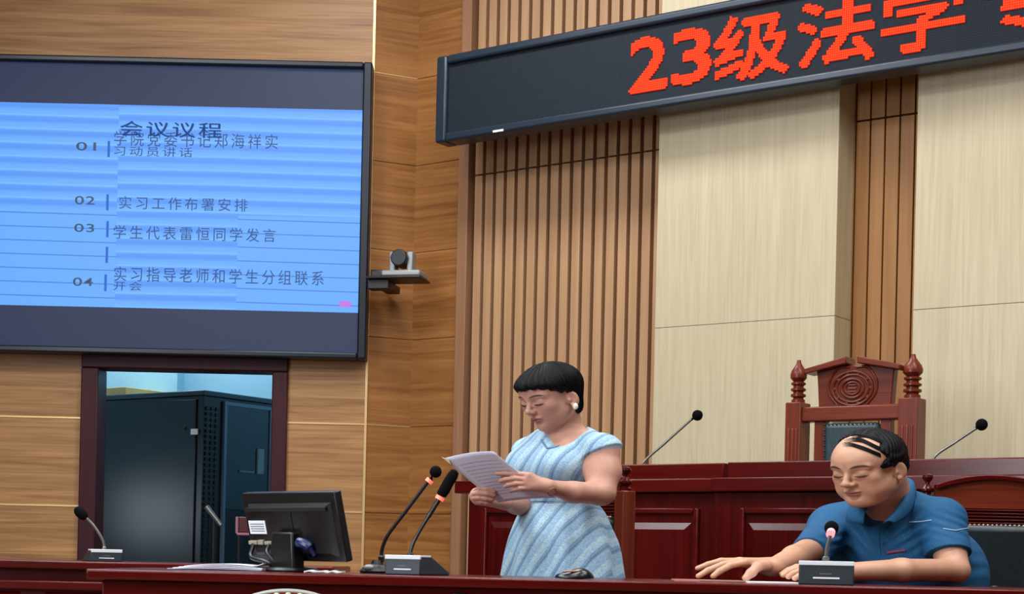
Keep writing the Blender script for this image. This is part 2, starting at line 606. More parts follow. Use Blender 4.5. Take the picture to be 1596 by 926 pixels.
slide_text('title_text', '会议议程', 188, 346, 190.6, 214.6, M['slide_ink'], 0.0, 1.15)
slide_text('agenda_text', '学院党委书记郑海祥实', 178, 433, 207, 230, M['slide_ink'])
slide_text('agenda_text', '习动员讲话', 178, 300, 229, 244, M['slide_ink'])
slide_text('agenda_text', '实习工作布署安排', 186, 386, 308, 328, M['slide_ink'])
slide_text('agenda_text', '学生代表雷恒同学发言', 177, 430, 354, 375, M['slide_ink'])
slide_text('agenda_text', '实习指导老师和学生分组联系', 178, 505, 419, 442, M['slide_ink'])
slide_text('agenda_text', '开会', 177, 221, 439, 453, M['slide_ink'])
for s_, x0, y0 in (('01', 119, 222), ('02', 117, 306), ('03', 116, 349), ('04', 114, 433)):
    slide_text('number_text', s_, x0, x0 + 31, y0, y0 + 13, M['slide_grey'], 0.008, 1.1)
for x, y0, y1 in ((170, 220, 245), (168, 303, 328), (168, 345, 370), (167, 385, 410), (165, 428, 454)):
    a, z1 = SL(x, y0); z0 = SL(x, y1)[1]
    bm = BM(); box(bm, a - 0.006, a + 0.006, OFF - 0.004, OFF - 0.002, z0, z1)
    mk('divider_bar', bm, M['slide_bar'], slide)
a, z = SL(538, 474)
bm = BM()
prism(bm, [(a + 0.033 * math.cos(t), z + 0.017 * math.sin(t)) for t in [k * math.pi / 12 for k in range(24)]], OFF - 0.004, OFF - 0.002)
mk('corner_emblem', bm, M['slide_pink'], slide)

# ------------------------------------------------------------------ LED sign across the stage wall
SO = -0.34
gx0 = FW.sx(681, 150, SO)
gx1 = FW.sx(1596, 50, SO) + 0.9
gz0, gz1 = FW.sz(690, 222, SO), FW.sz(690, 88, SO)
sign = thing('led_sign', 'long black LED sign with red scrolling Chinese characters on the stage wall', 'sign', FW.M @ Matrix.Translation((gx0, 0, gz0)))
GH, GL = gz1 - gz0, gx1 - gx0
def SG(px, py, off=SO):
    a, b = FW.hit(px, py, off)
    return a - gx0, b - gz0
bw = 0.042
bm = BM()
box(bm, 0, bw * 1.5, SO - 0.012, SO + 0.10, 0, GH)
box(bm, GL - bw, GL, SO - 0.012, SO + 0.10, 0, GH)
box(bm, bw * 1.5, GL - bw, SO - 0.012, SO + 0.10, 0, bw)
box(bm, bw * 1.5, GL - bw, SO - 0.012, SO + 0.10, GH - bw, GH)
mk('frame', bm, plain('sign_frame', (40, 50, 62), 0.32, 0.2), sign, bevel=0.012, seg=3)
bm = BM(); box(bm, bw, GL - bw, SO + 0.012, SO + 0.09, bw * 0.8, GH - bw * 0.8)
def led_panel_mat():
    m, nt, b = new_mat('led_panel')
    tc = nt.nodes.new('ShaderNodeTexCoord')
    v = nt.nodes.new('ShaderNodeTexVoronoi'); v.inputs['Scale'].default_value = 110; v.inputs['Randomness'].default_value = 0.15
    r = nt.nodes.new('ShaderNodeValToRGB')
    r.color_ramp.elements[0].position, r.color_ramp.elements[1].position = 0.2, 0.5
    r.color_ramp.elements[0].color, r.color_ramp.elements[1].color = lin((34, 42, 51)), lin((22, 28, 35))
    nt.links.new(tc.outputs['Object'], v.inputs['Vector'])
    nt.links.new(v.outputs['Distance'], r.inputs['Fac'])
    nt.links.new(r.outputs['Color'], b.inputs['Base Color'])
    b.inputs['Roughness'].default_value = 0.7
    b.inputs['Specular IOR Level'].default_value = 0.2
    return m
mk('display_panel', bm, led_panel_mat(), sign)
for a, c in ((0.5, 1), (3.0, 1)):
    for q in (0.3, 0.7):
        bm = BM()
        box(bm, a, a + 0.05, SO + 0.09, 0.0, GH * q, GH * q + 0.05)
        mk('wall_bracket', bm, M['dark_metal'], sign)
bm = BM()
a, z = SG(779, 210)
box(bm, a - 0.03, a + 0.03, SO - 0.016, SO - 0.011, 0.004, 0.014)
mk('maker_badge', bm, M['pale_plastic'], sign)
PIT = 0.0095                                                  # LED pitch
def led_mat():
    m, nt, b = new_mat('led_red')
    L = nt.links.new
    tc = nt.nodes.new('ShaderNodeTexCoord')
    sp = nt.nodes.new('ShaderNodeSeparateXYZ')
    L(tc.outputs['Object'], sp.inputs[0])
    def math_(op, x, y=None):
        nd = nt.nodes.new('ShaderNodeMath'); nd.operation = op
        for i, v in enumerate((x, y)):
            if v is None: continue
            if isinstance(v, (int, float)): nd.inputs[i].default_value = v
            else: L(v, nd.inputs[i])
        return nd.outputs[0]
    dx = math_('SUBTRACT', math_('FRACT', math_('DIVIDE', sp.outputs[0], PIT)), 0.5)
    dz = math_('SUBTRACT', math_('FRACT', math_('DIVIDE', sp.outputs[2], PIT)), 0.5)
    d = math_('SQRT', math_('ADD', math_('MULTIPLY', dx, dx), math_('MULTIPLY', dz, dz)))
    r = nt.nodes.new('ShaderNodeValToRGB')
    r.color_ramp.elements[0].position, r.color_ramp.elements[1].position = 0.22, 0.62
    r.color_ramp.elements[0].color, r.color_ramp.elements[1].color = lin((255, 84, 44)), lin((226, 22, 10))
    L(d, r.inputs['Fac'])
    L(r.outputs['Color'], b.inputs['Emission Color'])
    b.inputs['Base Color'].default_value = (0.05, 0.005, 0.003, 1)
    b.inputs['Emission Strength'].default_value = 1.2
    b.inputs['Specular IOR Level'].default_value = 0.0
    return m
M['led_red'] = led_mat()
LY = SO + 0.006
t2 = SG(1010, 57, LY)[1]; b2 = SG(1010, 141, LY)[1]
tc_ = SG(1172, 20, LY)[1] ; bc_ = SG(1172, 122, LY)[1]
def led_cells(ch, x0, x1, z0, z1, fat):
    """the lit cells of a character on the LED grid"""
    v, f = glyphs(ch)
    v = np.array(v)
    lo, hi = v.min(0), v.max(0)
    v = (v - lo) / (hi - lo) * np.array((x1 - x0 - 2 * fat, z1 - z0 - 2 * fat)) + np.array((x0 + fat, z0 + fat))
    gx = np.arange(math.floor(x0 / PIT), math.ceil(x1 / PIT) + 1)
    gz = np.arange(math.floor(z0 / PIT), math.ceil(z1 / PIT) + 1)
    lit = np.zeros((len(gx), len(gz)), bool)
    for ox, oz in [(0, 0)] + [(fat * math.cos(t), fat * math.sin(t)) for t in [q * math.pi / 4 for q in range(8)]]:
        X, Z = np.meshgrid((gx + 0.5) * PIT + ox, (gz + 0.5) * PIT + oz, indexing='ij')
        for q in f:
            for k in range(1, len(q) - 1):
                a, b, c = v[q[0]], v[q[k]], v[q[k + 1]]
                e1 = (b[0] - a[0]) * (Z - a[1]) - (b[1] - a[1]) * (X - a[0])
                e2 = (c[0] - b[0]) * (Z - b[1]) - (c[1] - b[1]) * (X - b[0])
                e3 = (a[0] - c[0]) * (Z - c[1]) - (a[1] - c[1]) * (X - c[0])
                lit |= ((e1 >= 0) & (e2 >= 0) & (e3 >= 0)) | ((e1 <= 0) & (e2 <= 0) & (e3 <= 0))
    return [(gx[i], gz[j]) for i, j in np.argwhere(lit)]
for ch, x0, x1, z0, z1 in (('2', 980, 1040, b2, t2), ('3', 1046, 1108, b2, t2), ('级', 1112, 1230, bc_, tc_), ('法', 1241, 1363, bc_, tc_),
                           ('学', 1374, 1502, bc_, tc_), ('专', 1532, 1664, bc_, tc_), ('业', 1690, 1830, bc_, tc_)):
    ym = 100 - (x0 - 980) * 0.19
    a, b = SG(x0, ym, LY)[0], SG(x1, ym, LY)[0]
    bm = BM()
    vd = {}
    def cv(i, j):
        if (i, j) not in vd: vd[(i, j)] = bm.verts.new((i * PIT, LY, j * PIT))
        return vd[(i, j)]
    for i, j in led_cells(ch, a, b, z0, z1, 0.0065):
        bm.faces.new((cv(i, j), cv(i + 1, j), cv(i + 1, j + 1), cv(i, j + 1)))
    r_ = bmesh.ops.extrude_face_region(bm, geom=list(bm.faces))
    bmesh.ops.translate(bm, verts=[e for e in r_['geom'] if isinstance(e, bmesh.types.BMVert)], vec=(0, 0.008, 0))
    mk('red_character', bm, M['led_red'], sign, smooth=0)

# ------------------------------------------------------------------ conference camera on its bracket
cp = P(622, 433, 8.30)
ptz = thing('conference_camera', 'silver and black conference camera on a black corner bracket beside the screen', 'camera', T(cp, math.radians(-12)))
k = 8.30 / F
bm = BM()
box(bm, -46 * k, 42 * k, -0.09, 0.10, -0.016, -0.004)
box(bm, -46 * k, -12 * k, -0.05, 0.02, -0.062, -0.014)
box(bm, -0.12, -0.05, 0.0, 0.20, -0.05, -0.014)
mk('bracket', bm, M['black_plastic'], ptz, bevel=0.004)
bm = BM(); box(bm, -22 * k, 40 * k, -0.08, 0.08, -0.004, 0.026)
mk('camera_base', bm, M['silver'], ptz, bevel=0.008)
for a in (-10 * k, 18 * k):
    bm = BM(); box(bm, a - 0.012, a + 0.018, -0.03, 0.045, 0.02, 0.125)
    mk('yoke_arm', bm, plain('yoke_grey', (150, 152, 150), 0.4, 0.3), ptz, bevel=0.006)
bm = BM()
bmesh.ops.create_cone(bm, cap_ends=True, segments=24, radius1=0.042, radius2=0.042, depth=0.11, matrix=Matrix.Translation((4 * k, -0.01, 0.09)) @ Matrix.Rotation(math.radians(90), 4, 'X') @ Matrix.Rotation(math.radians(0), 4, 'Y'))
mk('lens_barrel', bm, M['black_plastic'], ptz, bevel=0.006)
bm = BM()
box(bm, -44 * k, -24 * k, -0.03, 0.03, -0.004, 0.038)
mk('power_adapter', bm, M['black_plastic'], ptz, bevel=0.008)

# ------------------------------------------------------------------ closet: server rack, box, stand, chair back
c0 = P(318, 608, 9.4); c1 = P(156, 617, 9.886); c2 = P(418, 622, 9.866)
v1 = Vector((c1.x - c0.x, c1.y - c0.y, 0)); v2 = Vector((c2.x - c0.x, c2.y - c0.y, 0))
ang = math.atan2(-v1.y, -v1.x)
L1, L2 = v1.length + 0.12, v2.length + 0.02
rack = thing('server_rack', 'tall black server rack with a glossy side panel seen through the doorway', 'server rack',
             Matrix.Translation((c0.x, c0.y, 0)) @ Matrix.Rotation(ang, 4, 'Z'))
rh = c0.z
# local: x from corner towards -x along the side panel, y along the front
bm = BM(); box(bm, -L1, -0.004, 0.004, L2 - 0.004, 0.06, rh - 0.03)
mk('cabinet_body', bm, M['rack_black'], rack, bevel=0.004)
bm = BM(); box(bm, -L1 + 0.03, -0.055, -0.006, 0.01, 0.10, rh - 0.05)
mk('side_panel', bm, M['rack_black'], rack, bevel=0.004)
bm = BM(); box(bm, -L1 - 0.005, 0.008, -0.008, L2 + 0.008, rh - 0.03, rh)
mk('top_cap', bm, plain('rack_cap', (48, 62, 74), 0.35, 0.3), rack, bevel=0.006)
bm = BM(); box(bm, -L1, 0, 0, L2, 0, 0.06)
mk('plinth', bm, M['black_plastic'], rack)
d0, d1 = L2 * 0.27, L2 * 0.985
bm = BM()
for q in range(46):
    for w in range(3):
        zz = rh - 0.09 - q * 0.032
        box(bm, 0.0, 0.006, 0.02 + w * 0.037, 0.045 + w * 0.037, zz - 0.02, zz)
mk('vent_grille', bm, plain('vent_black', (14, 18, 24), 0.6), rack)
zg0 = P(380, 795, 9.7).z
bm = BM(); box(bm, -0.002, 0.008, d0 + 0.02, d1 - 0.03, zg0, rh - 0.07)
gl = mk('glass_door', bm, M['rack_glass'], rack)
bm = BM()
box(bm, -0.002, 0.016, d0, d0 + 0.02, 0.1, rh - 0.05)
box(bm, -0.002, 0.016, d1 - 0.03, d1, 0.1, rh - 0.05)
box(bm, -0.002, 0.016, d0 + 0.02, d1 - 0.03, rh - 0.07, rh - 0.05)
mk('door_edge', bm, M['rack_trim'], gl)
bm = BM(); box(bm, 0.006, 0.02, d1 - 0.13, d1 - 0.08, P(390, 739, 9.8).z, P(390, 700, 9.8).z)
mk('door_notice', bm, plain('notice', (104, 128, 134), 0.6), gl)
bm = BM(); box(bm, 0.006, 0.02, d0 + 0.13, d0 + 0.25, P(365, 737, 9.7).z, P(365, 734, 9.7).z)
mk('door_handle', bm, M['rack_trim'], gl, bevel=0.001)
tg = P(303, 673, 9.43)
tx = (Vector((tg.x - c0.x, tg.y - c0.y, 0))).dot(-v1.normalized())
bm = BM(); box(bm, tx - 0.028, tx + 0.024, -0.008, 0.0, tg.z - 0.016, tg.z + 0.016)
mk('asset_tag', bm, M['white_mark'], rack)
bm = BM(); ball(bm, (tx - 0.075, -0.006, tg.z + 0.022), 0.012, 1, 0.6, 1)
mk('lock', bm, M['black_plastic'], rack)

b0 = P(200, 611, 10.0)
bx_ = thing('cardboard_box', 'yellow-brown cardboard box lying on top of the server rack', 'box', T((b0.x, b0.y, rh), ang))
bm = BM(); box(bm, -0.19, 0.0, -0.02, 0.36, 0.0, 0.066)
mk('carton', bm, M['cardboard'], bx_, bevel=0.003)
bm = BM(); box(bm, -0.185, -0.005, 0.15, 0.19, 0.0655, 0.068)
mk('packing_tape', bm, plain('tape', (176, 150, 92), 0.4), bx_)

s0 = P(333, 872, 9.05)
st = thing('thin_stand', 'thin dark stand with a slanted boom before the server rack', 'stand', T((s0.x, s0.y, 0)))  # thin pole with a slanted bar, its kind unknown
zc = P(333, 806, 9.05).z
bm = BM(); tube(bm, [(0, 0, 0.02), (0, 0, zc)], 0.009); mk('pole', bm, M['dark_metal'], st)
bm = BM(); tube(bm, [(-0.045, 0, zc + 0.055), (0.04, -0.02, zc - 0.045)], [0.016, 0.012]); mk('boom', bm, M['grey_metal'], st)
for q in range(3):
    an = q * 2.094 + 0.4
    bm = BM(); tube(bm, [(0, 0, 0.14), (0.10 * math.cos(an), 0.10 * math.sin(an), 0.012)], 0.009); mk('leg', bm, M['dark_metal'], st)
rc = P(377, 820, 9.12)
rs = thing('stool', 'dark red stool with a pale pink rim in the closet behind the monitor', 'stool', T((rc.x + 0.06, rc.y, 0)))
k = 9.12 / F
bm = BM(); box(bm, -0.082, 0.10, -0.012, 0.012, rc.z - 0.040, rc.z + 0.05)
mk('backrest', bm, plain('stool_red', (96, 16, 34), 0.4), rs, bevel=0.01)
bm = BM()
tube(bm, [(-0.085, -0.012, rc.z + 0.05), (-0.085, -0.012, rc.z - 0.036), (-0.08, -0.012, rc.z - 0.044), (0.10, -0.012, rc.z - 0.044)], 0.008)
mk('rim', bm, plain('rim_pink', (206, 140, 160), 0.5), rs)
bm = BM(); box(bm, -0.09, 0.11, -0.05, 0.14, 0.36, 0.40)
mk('seat', bm, plain('stool_seat', (90, 18, 34), 0.4), rs, bevel=0.01)
for a, b in ((-0.08, -0.04), (0.1, -0.04), (-0.08, 0.13), (0.1, 0.13)):
    bm = BM(); tube(bm, [(a, b, 0.37), (a, b, 0.0)], 0.011); mk('leg', bm, M['dark_metal'], rs)
for a in (-0.08, 0.1):
    bm = BM(); tube(bm, [(a * 0.9, 0.0, 0.39), (a * 0.9, 0.0, rc.z + 0.02)], 0.008); mk('back_post', bm, M['dark_metal'], rs)

# ------------------------------------------------------------------ judges' bench along the stage wall
a_ = ray(1200, 720)[0]
BP = Plane(a_ * 5.7, 5.7, 0.818, -0.575)
def bx(px, py=800, off=0.0): return BP.sx(px, py, off)
def bz(px, py, off=0.0): return BP.sz(px, py, off)
xj = bx(1113, 748)
zt_lo, zt_hi, zt_lip, zr = bz(1240, 744), 0, bz(1240, 766), bz(1240, 717.5)
xl_top, xl_body = bx(708, 755), bx(721, 830)
x_end = bx(1596, 800) + 1.0
BD = 0.42
def bench_unit(x0, x1, xb0, fwd, panels, label):
    u = thing('judges_bench', label, 'bench', BP.M, 'judges bench units')
    y = -fwd
    bm = BM(); box(bm, xb0, x1, y + 0.035, y + BD, 0, zt_lip)
    mk('front_panel', bm, M['red_wood_up'], u, bevel=0.004)
    bm = BM(); box(bm, x0, x1, y, y + BD + 0.02, zt_lip, zt_lo)
    mk('ledge', bm, M['red_wood'], u, bevel=0.005)
    bm = BM(); box(bm, x0 + 0.03, x1, y + 0.07, y + 0.11, zt_lo, zr)
    mk('riser', bm, M['red_wood'], u, bevel=0.004)
    for a, b in panels:
        z1, z0 = bz(1240, 791), 0.12
        w = 0.022
        bm = BM()
        box(bm, a, a + w, y + 0.02, y + 0.04, z0, z1); box(bm, b - w, b, y + 0.02, y + 0.04, z0, z1)
        box(bm, a + w, b - w, y + 0.02, y + 0.04, z0, z0 + w); box(bm, a + w, b - w, y + 0.02, y + 0.04, z1 - w, z1)
        mk('moulding', bm, M['red_wood'], u, bevel=0.006)
        bm = BM(); frustum(bm, a + w + 0.012, b - w - 0.012, z0 + w + 0.03, z1 - w - 0.032, y + 0.034, 0.024, 0.024, y + 0.0235)
        mk('raised_panel', bm, M['red_wood_up'], u, smooth=0)
    return u
pa, pb, pc = (bx(746, 796), bx(866, 796)), (bx(893, 795), bx(1084, 795)), None
bench_unit(xl_top, xj, xl_body, 0.0, [pa, pb], 'left section of the dark red judges bench behind the standing woman')
m0 = bx(1153, 794)
wM = bx(1345, 794) - m0
bench_unit(xj, x_end, xj, 0.03, [(m0, m0 + wM), (m0 + wM + 0.13, m0 + 2 * wM + 0.13), (m0 + 2 * wM + 0.26, m0 + 3 * wM + 0.26)],
           'centre section of the dark red judges bench behind the seated man')

# ------------------------------------------------------------------ judge's high-backed chair behind the bench
JO = 0.72
def jx(px, py): return BP.sx(px, py, JO)
def jz(px, py): return BP.sz(px, py, JO)
jcx = jx(1334, 620)
jc = thing('judge_chair', 'tall carved wooden judge chair with turned finials behind the bench', 'chair', BP.M @ Matrix.Translation((jcx, JO, 0)))
def J(px, py): return jx(px, py) - jcx, jz(px, py)
for pxa, pxb, ptop, fx0, fx1, ftip in ((1232, 1256, 629, 1239, 1260, 562), (1407, 1437, 622, 1411, 1436, 553)):
    x0, zt_ = J(pxa, ptop); x1 = J(pxb, ptop)[0]
    xc = (x0 + x1) / 2; w = (x1 - x0) / 2
    bm = BM()
    box(bm, x0, x1, -0.045, 0.045, 0, zt_)
    for q in (-0.5, 0, 0.5):
        box(bm, xc + q * w - 0.005, xc + q * w + 0.005, -0.05, -0.04, 0.7, zt_ - 0.10)
    p_ = mk('post', bm, M['chair_wood'], jc, bevel=0.004)
    h = J(fx0, ftip)[1] - zt_
    bm = BM()
    prof = [(0.85, 0), (0.85, 0.07), (0.7, 0.09), (0.62, 0.12), (0.95, 0.15), (0.95, 0.2), (0.65, 0.22), (0.65, 0.26), (0.95, 0.29), (0.95, 0.33), (0.65, 0.36), (0.65, 0.40),
            (0.92, 0.43), (0.92, 0.47), (0.6, 0.50), (0.75, 0.52), (1.02, 0.58), (1.05, 0.66), (0.9, 0.75), (0.55, 0.85), (0.32, 0.92), (0.26, 0.97), (0.24, 1.0)]
    lathe(bm, [(r * w * 0.95, zt_ + z * h) for r, z in prof], xc, 0)
    mk('finial', bm, M['chair_wood'], p_)
xa, za = J(1252, 657); xb, zb_ = J(1408, 640)
bm = BM(); box(bm, xa, xb, -0.03, 0.03, za - 0.005, za + 0.052)
mk('cross_rail', bm, M['chair_wood_x'], jc, bevel=0.006)
# pedimented back panel
zr0 = za + 0.05
pk = J(1332, 557)[1]
xl, zl = J(1275, 583); xr_, _ = J(1396, 578)
zs_ = zl + 0.012
bm = BM()
prism(bm, [(xl + 0.012, zr0 - 0.02), (xr_ - 0.012, zr0 - 0.02), (xr_ - 0.004, zr0 + 0.10), (xr_, zs_), (0.02, pk - 0.03), (-0.02, pk - 0.03), (xl, zs_), (xl + 0.004, zr0 + 0.10)], -0.012, 0.03)
bp_ = mk('crest_panel', bm, M['chair_wood_x'], jc, bevel=0.004)
for sgn in (-1, 1):
    e0 = (xl if sgn < 0 else xr_) + sgn * 0.035
    bm = BM()
    pts = [(e0, zs_ - 0.016), (e0, zs_ + 0.004), (sgn * 0.022, pk), (sgn * 0.022, pk - 0.028)]
    prism(bm, pts if sgn > 0 else pts[::-1], -0.05, 0.04)
    mk('pediment', bm, M['chair_wood_x'], jc, bevel=0.004)
# carved roundel with scrolls
ec_x, ec_z = J(1331, 606)
R_ = (J(1362, 606)[0] - J(1300, 606)[0]) / 2
sq = 0.80
bm = BM()
for rr, tk in ((1.0, 0.006), (0.8, 0.005), (0.55, 0.006), (0.36, 0.005)):
    pts = [(ec_x + R_ * rr * math.cos(t), -0.014, ec_z + R_ * sq * rr * math.sin(t)) for t in [2 * math.pi * q / 40 for q in range(41)]]
    tube(bm, pts, tk, 8)
for q in range(10):
    t = 2 * math.pi * q / 10
    ball(bm, (ec_x + R_ * 0.9 * math.cos(t), -0.013, ec_z + R_ * sq * 0.9 * math.sin(t)), 0.009, 1, 0.6, 0.8, 8, 6)
for q in (-0.16, 0, 0.16):
    tube(bm, [(ec_x - R_ * 0.2, -0.013, ec_z + q * R_), (ec_x + R_ * 0.2, -0.013, ec_z + q * R_)], 0.004, 8)
for sgn in (-1, 1):
    pts = curve_pts([(ec_x + sgn * R_ * 0.15, -0.014, ec_z + R_ * 1.0), (ec_x + sgn * R_ * 0.75, -0.014, ec_z + R_ * 0.95), (ec_x + sgn * R_ * 1.18, -0.014, ec_z + R_ * 0.35),
                     (ec_x + sgn * R_ * 1.15, -0.014, ec_z - R_ * 0.25), (ec_x + sgn * R_ * 0.75, -0.014, ec_z - R_ * 0.75), (ec_x + sgn * R_ * 0.62, -0.014, ec_z - R_ * 0.98),
                     (ec_x + sgn * R_ * 0.85, -0.014, ec_z - R_ * 1.02), (ec_x + sgn * R_ * 0.92, -0.014, ec_z - R_ * 0.88)], 42)
    tube(bm, pts, 0.005, 8)
mk('carved_roundel', bm, M['chair_wood_x'], bp_)
x0, _ = J(1271, 690); x1, _ = J(1288, 690); x2, _ = J(1374, 690); x3, _ = J(1390, 690)
for a, b in ((x0, x1), (x2, x3)):
    bm = BM(); box(bm, a, b, -0.015, 0.025, 0.72, za)
    mk('back_stile', bm, M['chair_wood'], jc, bevel=0.003)
bm = BM(); box(bm, x1, x2, -0.035, 0.02, 0.66, za - 0.012)
cu = mk('back_cushion', bm, M['teal_leather'], jc, bevel=0.02, seg=4)
bm = BM()
for q in range(14):
    ball(bm, (x1 + 0.006 + (x2 - x1 - 0.012) * q / 13, -0.033, za - 0.018), 0.004, 1, 0.6, 1, 8, 6)
for q in range(1, 14):
    for a in (x1 + 0.006, x2 - 0.006):
        ball(bm, (a, -0.033, za - 0.018 - q * 0.02), 0.004, 1, 0.6, 1, 8, 6)
mk('stud_row', bm, M['dark_metal'], cu)
bm = BM(); box(bm, -0.27, 0.27, -0.25, 0.03, 0.56, 0.66); mk('seat', bm, M['teal_leather'], jc, bevel=0.02, seg=3)
for a in (-0.25, 0.25):
    bm = BM(); box(bm, a - 0.03, a + 0.03, -0.25, -0.19, 0, 0.56); mk('leg', bm, M['chair_wood'], jc, bevel=0.004)
bm = BM(); box(bm, -0.6, 0.6, 0, 0.1, 0, 0.1); bm.free()

# ------------------------------------------------------------------ clerk chairs
def clerk_chair(frame, label):
    """origin on the floor under the middle of the back; the sitter faces -y"""
    k = 4.95 / F
    u = thing('clerk_chair', label, 'chair', frame, 'clerk chairs behind the front desk')
    zp = P(1443, 776, 4.95).z
    zf = P(1443, 738, 4.95).z
    hw = 101 * k
    for sg in (-1, 1):
        bm = BM(); box(bm, sg * hw - 12 * k, sg * hw + 12 * k, -0.023, 0.023, 0, zp)
        p_ = mk('post', bm, M['chair_wood'], u, bevel=0.004)
        h = zf - zp
        bm = BM()
        prof = [(0.75, 0), (0.75, 0.1), (0.45, 0.16), (0.45, 0.22), (0.8, 0.3), (0.8, 0.38), (0.5, 0.48), (0.28, 0.58), (0.28, 0.66), (0.5, 0.74), (0.66, 0.84), (0.6, 0.94), (0.2, 1.0)]
        lathe(bm, [(r * 13 * k, zp + z * h) for r, z in prof], sg * hw, 0)
        mk('finial', bm, M['red_wood_up'], p_)
    za, zc_ = P(1545, 741, 4.95).z, P(1545, 757, 4.95).z
    zb_ = P(1545, 793, 4.95).z
    w = hw - 12 * k
    n_ = 18
    arc = [(-w + 2 * w * q / n_, zc_ + (za - zc_) * (1 - ((q / n_ - 0.5) * 2) ** 2)) for q in range(n_ + 1)]
    bm = BM()
    prism(bm, [(-w, zb_), (w, zb_)] + [(x, z - 0.008) for x, z in arc[::-1]], -0.004, 0.016)
    mk('crest_panel', bm, M['chair_wood_x'], u)
    bm = BM()
    prism(bm, [(x, z - 0.014) for x, z in arc] + arc[::-1], -0.022, 0.02)
    mk('arched_rail', bm, M['red_wood'], u, bevel=0.002)
    z0 = P(1545, 818, 4.95).z
    bm = BM()
    st_ = (zb_ - z0) / 5
    box(bm, -w, w, 0.0, 0.018, z0, zb_)
    for q in range(5):
        box(bm, -w, w, -0.012, 0.0, z0 + q * st_ + 0.002, z0 + (q + 0.62) * st_)
    mk('ribbed_rail', bm, M['red_wood'], u, bevel=0.0012)
    bm = BM(); box(bm, -w, w, -0.045, 0.02, 0.46, z0)
    c_ = mk('back_cushion', bm, M['leather'], u, bevel=0.022, seg=4)
    bm = BM()
    for q in range(26):
        ball(bm, (-w + 0.008 + (2 * w - 0.016) * q / 25, -0.03, z0 - 0.004), 0.0052, 1, 0.8, 1, 8, 6)
    mk('stud_row', bm, plain('stud', (150, 130, 104), 0.3, 0.8) if 'stud' not in M else M['stud'], c_)
    bm = BM(); ball(bm, (0, -0.05, (0.46 + z0) / 2 + 0.02), 0.012, 1.4, 0.5, 0.8, 10, 8)
    mk('tuft_button', bm, M['leather'], c_)
    bm = BM(); box(bm, -w, w, -0.40, -0.02, 0.36, 0.45); mk('seat', bm, M['leather'], u, bevel=0.025, seg=3)
    for sg in (-1, 1):
        bm = BM(); box(bm, sg * hw - 0.022, sg * hw + 0.022, -0.42, -0.37, 0, 0.37); mk('leg', bm, M['chair_wood'], u, bevel=0.004)
    return u
q = P(1546, 850, 4.95)
clerk_chair(T((q.x, q.y, 0), math.radians(-4)), 'wooden chair with arched crest and black leather back behind the seated man')
q = P(915, 850, 5.10)
clerk_chair(T((q.x, q.y, 0), math.radians(-58)), 'wooden chair turned sideways behind the standing woman')

# ------------------------------------------------------------------ desks
DT = 0.70
q0 = P(133, 885, 3.8)
dxl, dxr = q0.x, P(1700, 915, 3.8).x
db = P(155, 900, 3.8).x
DY0, DY1 = 3.8, 4.42
desk = thing('front_desk', 'long dark red front desk with a round emblem, bearing monitor and microphones', 'desk', T((0, DY0, 0)))
bm = BM(); box(bm, dxl, dxr, 0, DY1 - DY0, DT - 0.024, DT)
mk('tabletop', bm, M['red_wood'], desk, bevel=0.005)
bm = BM(); box(bm, db, dxr - 0.03, 0.025, 0.05, 0, DT - 0.024)
fp = mk('front_panel', bm, M['red_wood'], desk, bevel=0.003)
for a, b in ((P(172, 922, 3.8).x, P(690, 922, 3.8).x), (P(740, 922, 3.8).x, P(1180, 922, 3.8).x), (P(1220, 922, 3.8).x, P(1660, 922, 3.8).x)):
    bm = BM(); frustum(bm, a, b, 0.1, DT - 0.058, 0.03, 0.02, 0.02, 0.012)
    mk('raised_panel', bm, M['red_wood'], fp)
for a in (db, dxr - 0.06):
    bm = BM(); box(bm, a, a + 0.03, 0.05, DY1 - DY0 - 0.02, 0, DT - 0.024)
    mk('side_panel', bm, M['red_wood_up'], desk, bevel=0.003)
hx = P(716, 921, 3.8)
bm = BM(); box(bm, hx.x - 0.016, hx.x + 0.016, 0.018, 0.03, DT - 0.062, DT - 0.036)
mk('dark_inset', bm, M['black_plastic'], desk, bevel=0.003)  # small black block at a dark spot of the desk front
er = 0.2; ek = 0.774
ec = P(450, 918, 3.8)
bm = BM()
prism(bm, [(ec.x + er * math.cos(t), ec.z - er * ek + er * ek * math.sin(t)) for t in [2 * math.pi * q / 64 for q in range(64)]], -0.004, 0.03)
em = mk('emblem_plaque', bm, plain('emblem_red', (168, 44, 30), 0.4), desk)
bm = BM()
tube(bm, [(ec.x + er * 0.975 * math.cos(t), -0.004, ec.z - er * ek + er * 0.975 * ek * math.sin(t)) for t in [2 * math.pi * q / 64 for q in range(65)]], 0.0045, 8)
mk('silver_rim', bm, plain('emblem_silver', (206, 208, 204), 0.35, 0.4), em)
bm = BM()
for rr in (0.92, 0.84):
    for q in range(44):
        t = 2 * math.pi * (q + (0.5 if rr < 0.8 else 0)) / 44
        ball(bm, (ec.x + er * rr * math.cos(t), -0.006, ec.z - er * ek + er * rr * ek * math.sin(t)), 0.0062, 1.2, 0.6, 0.9, 8, 6)
mk('wheat_wreath', bm, plain('emblem_pale', (200, 190, 160), 0.4, 0.3), em)

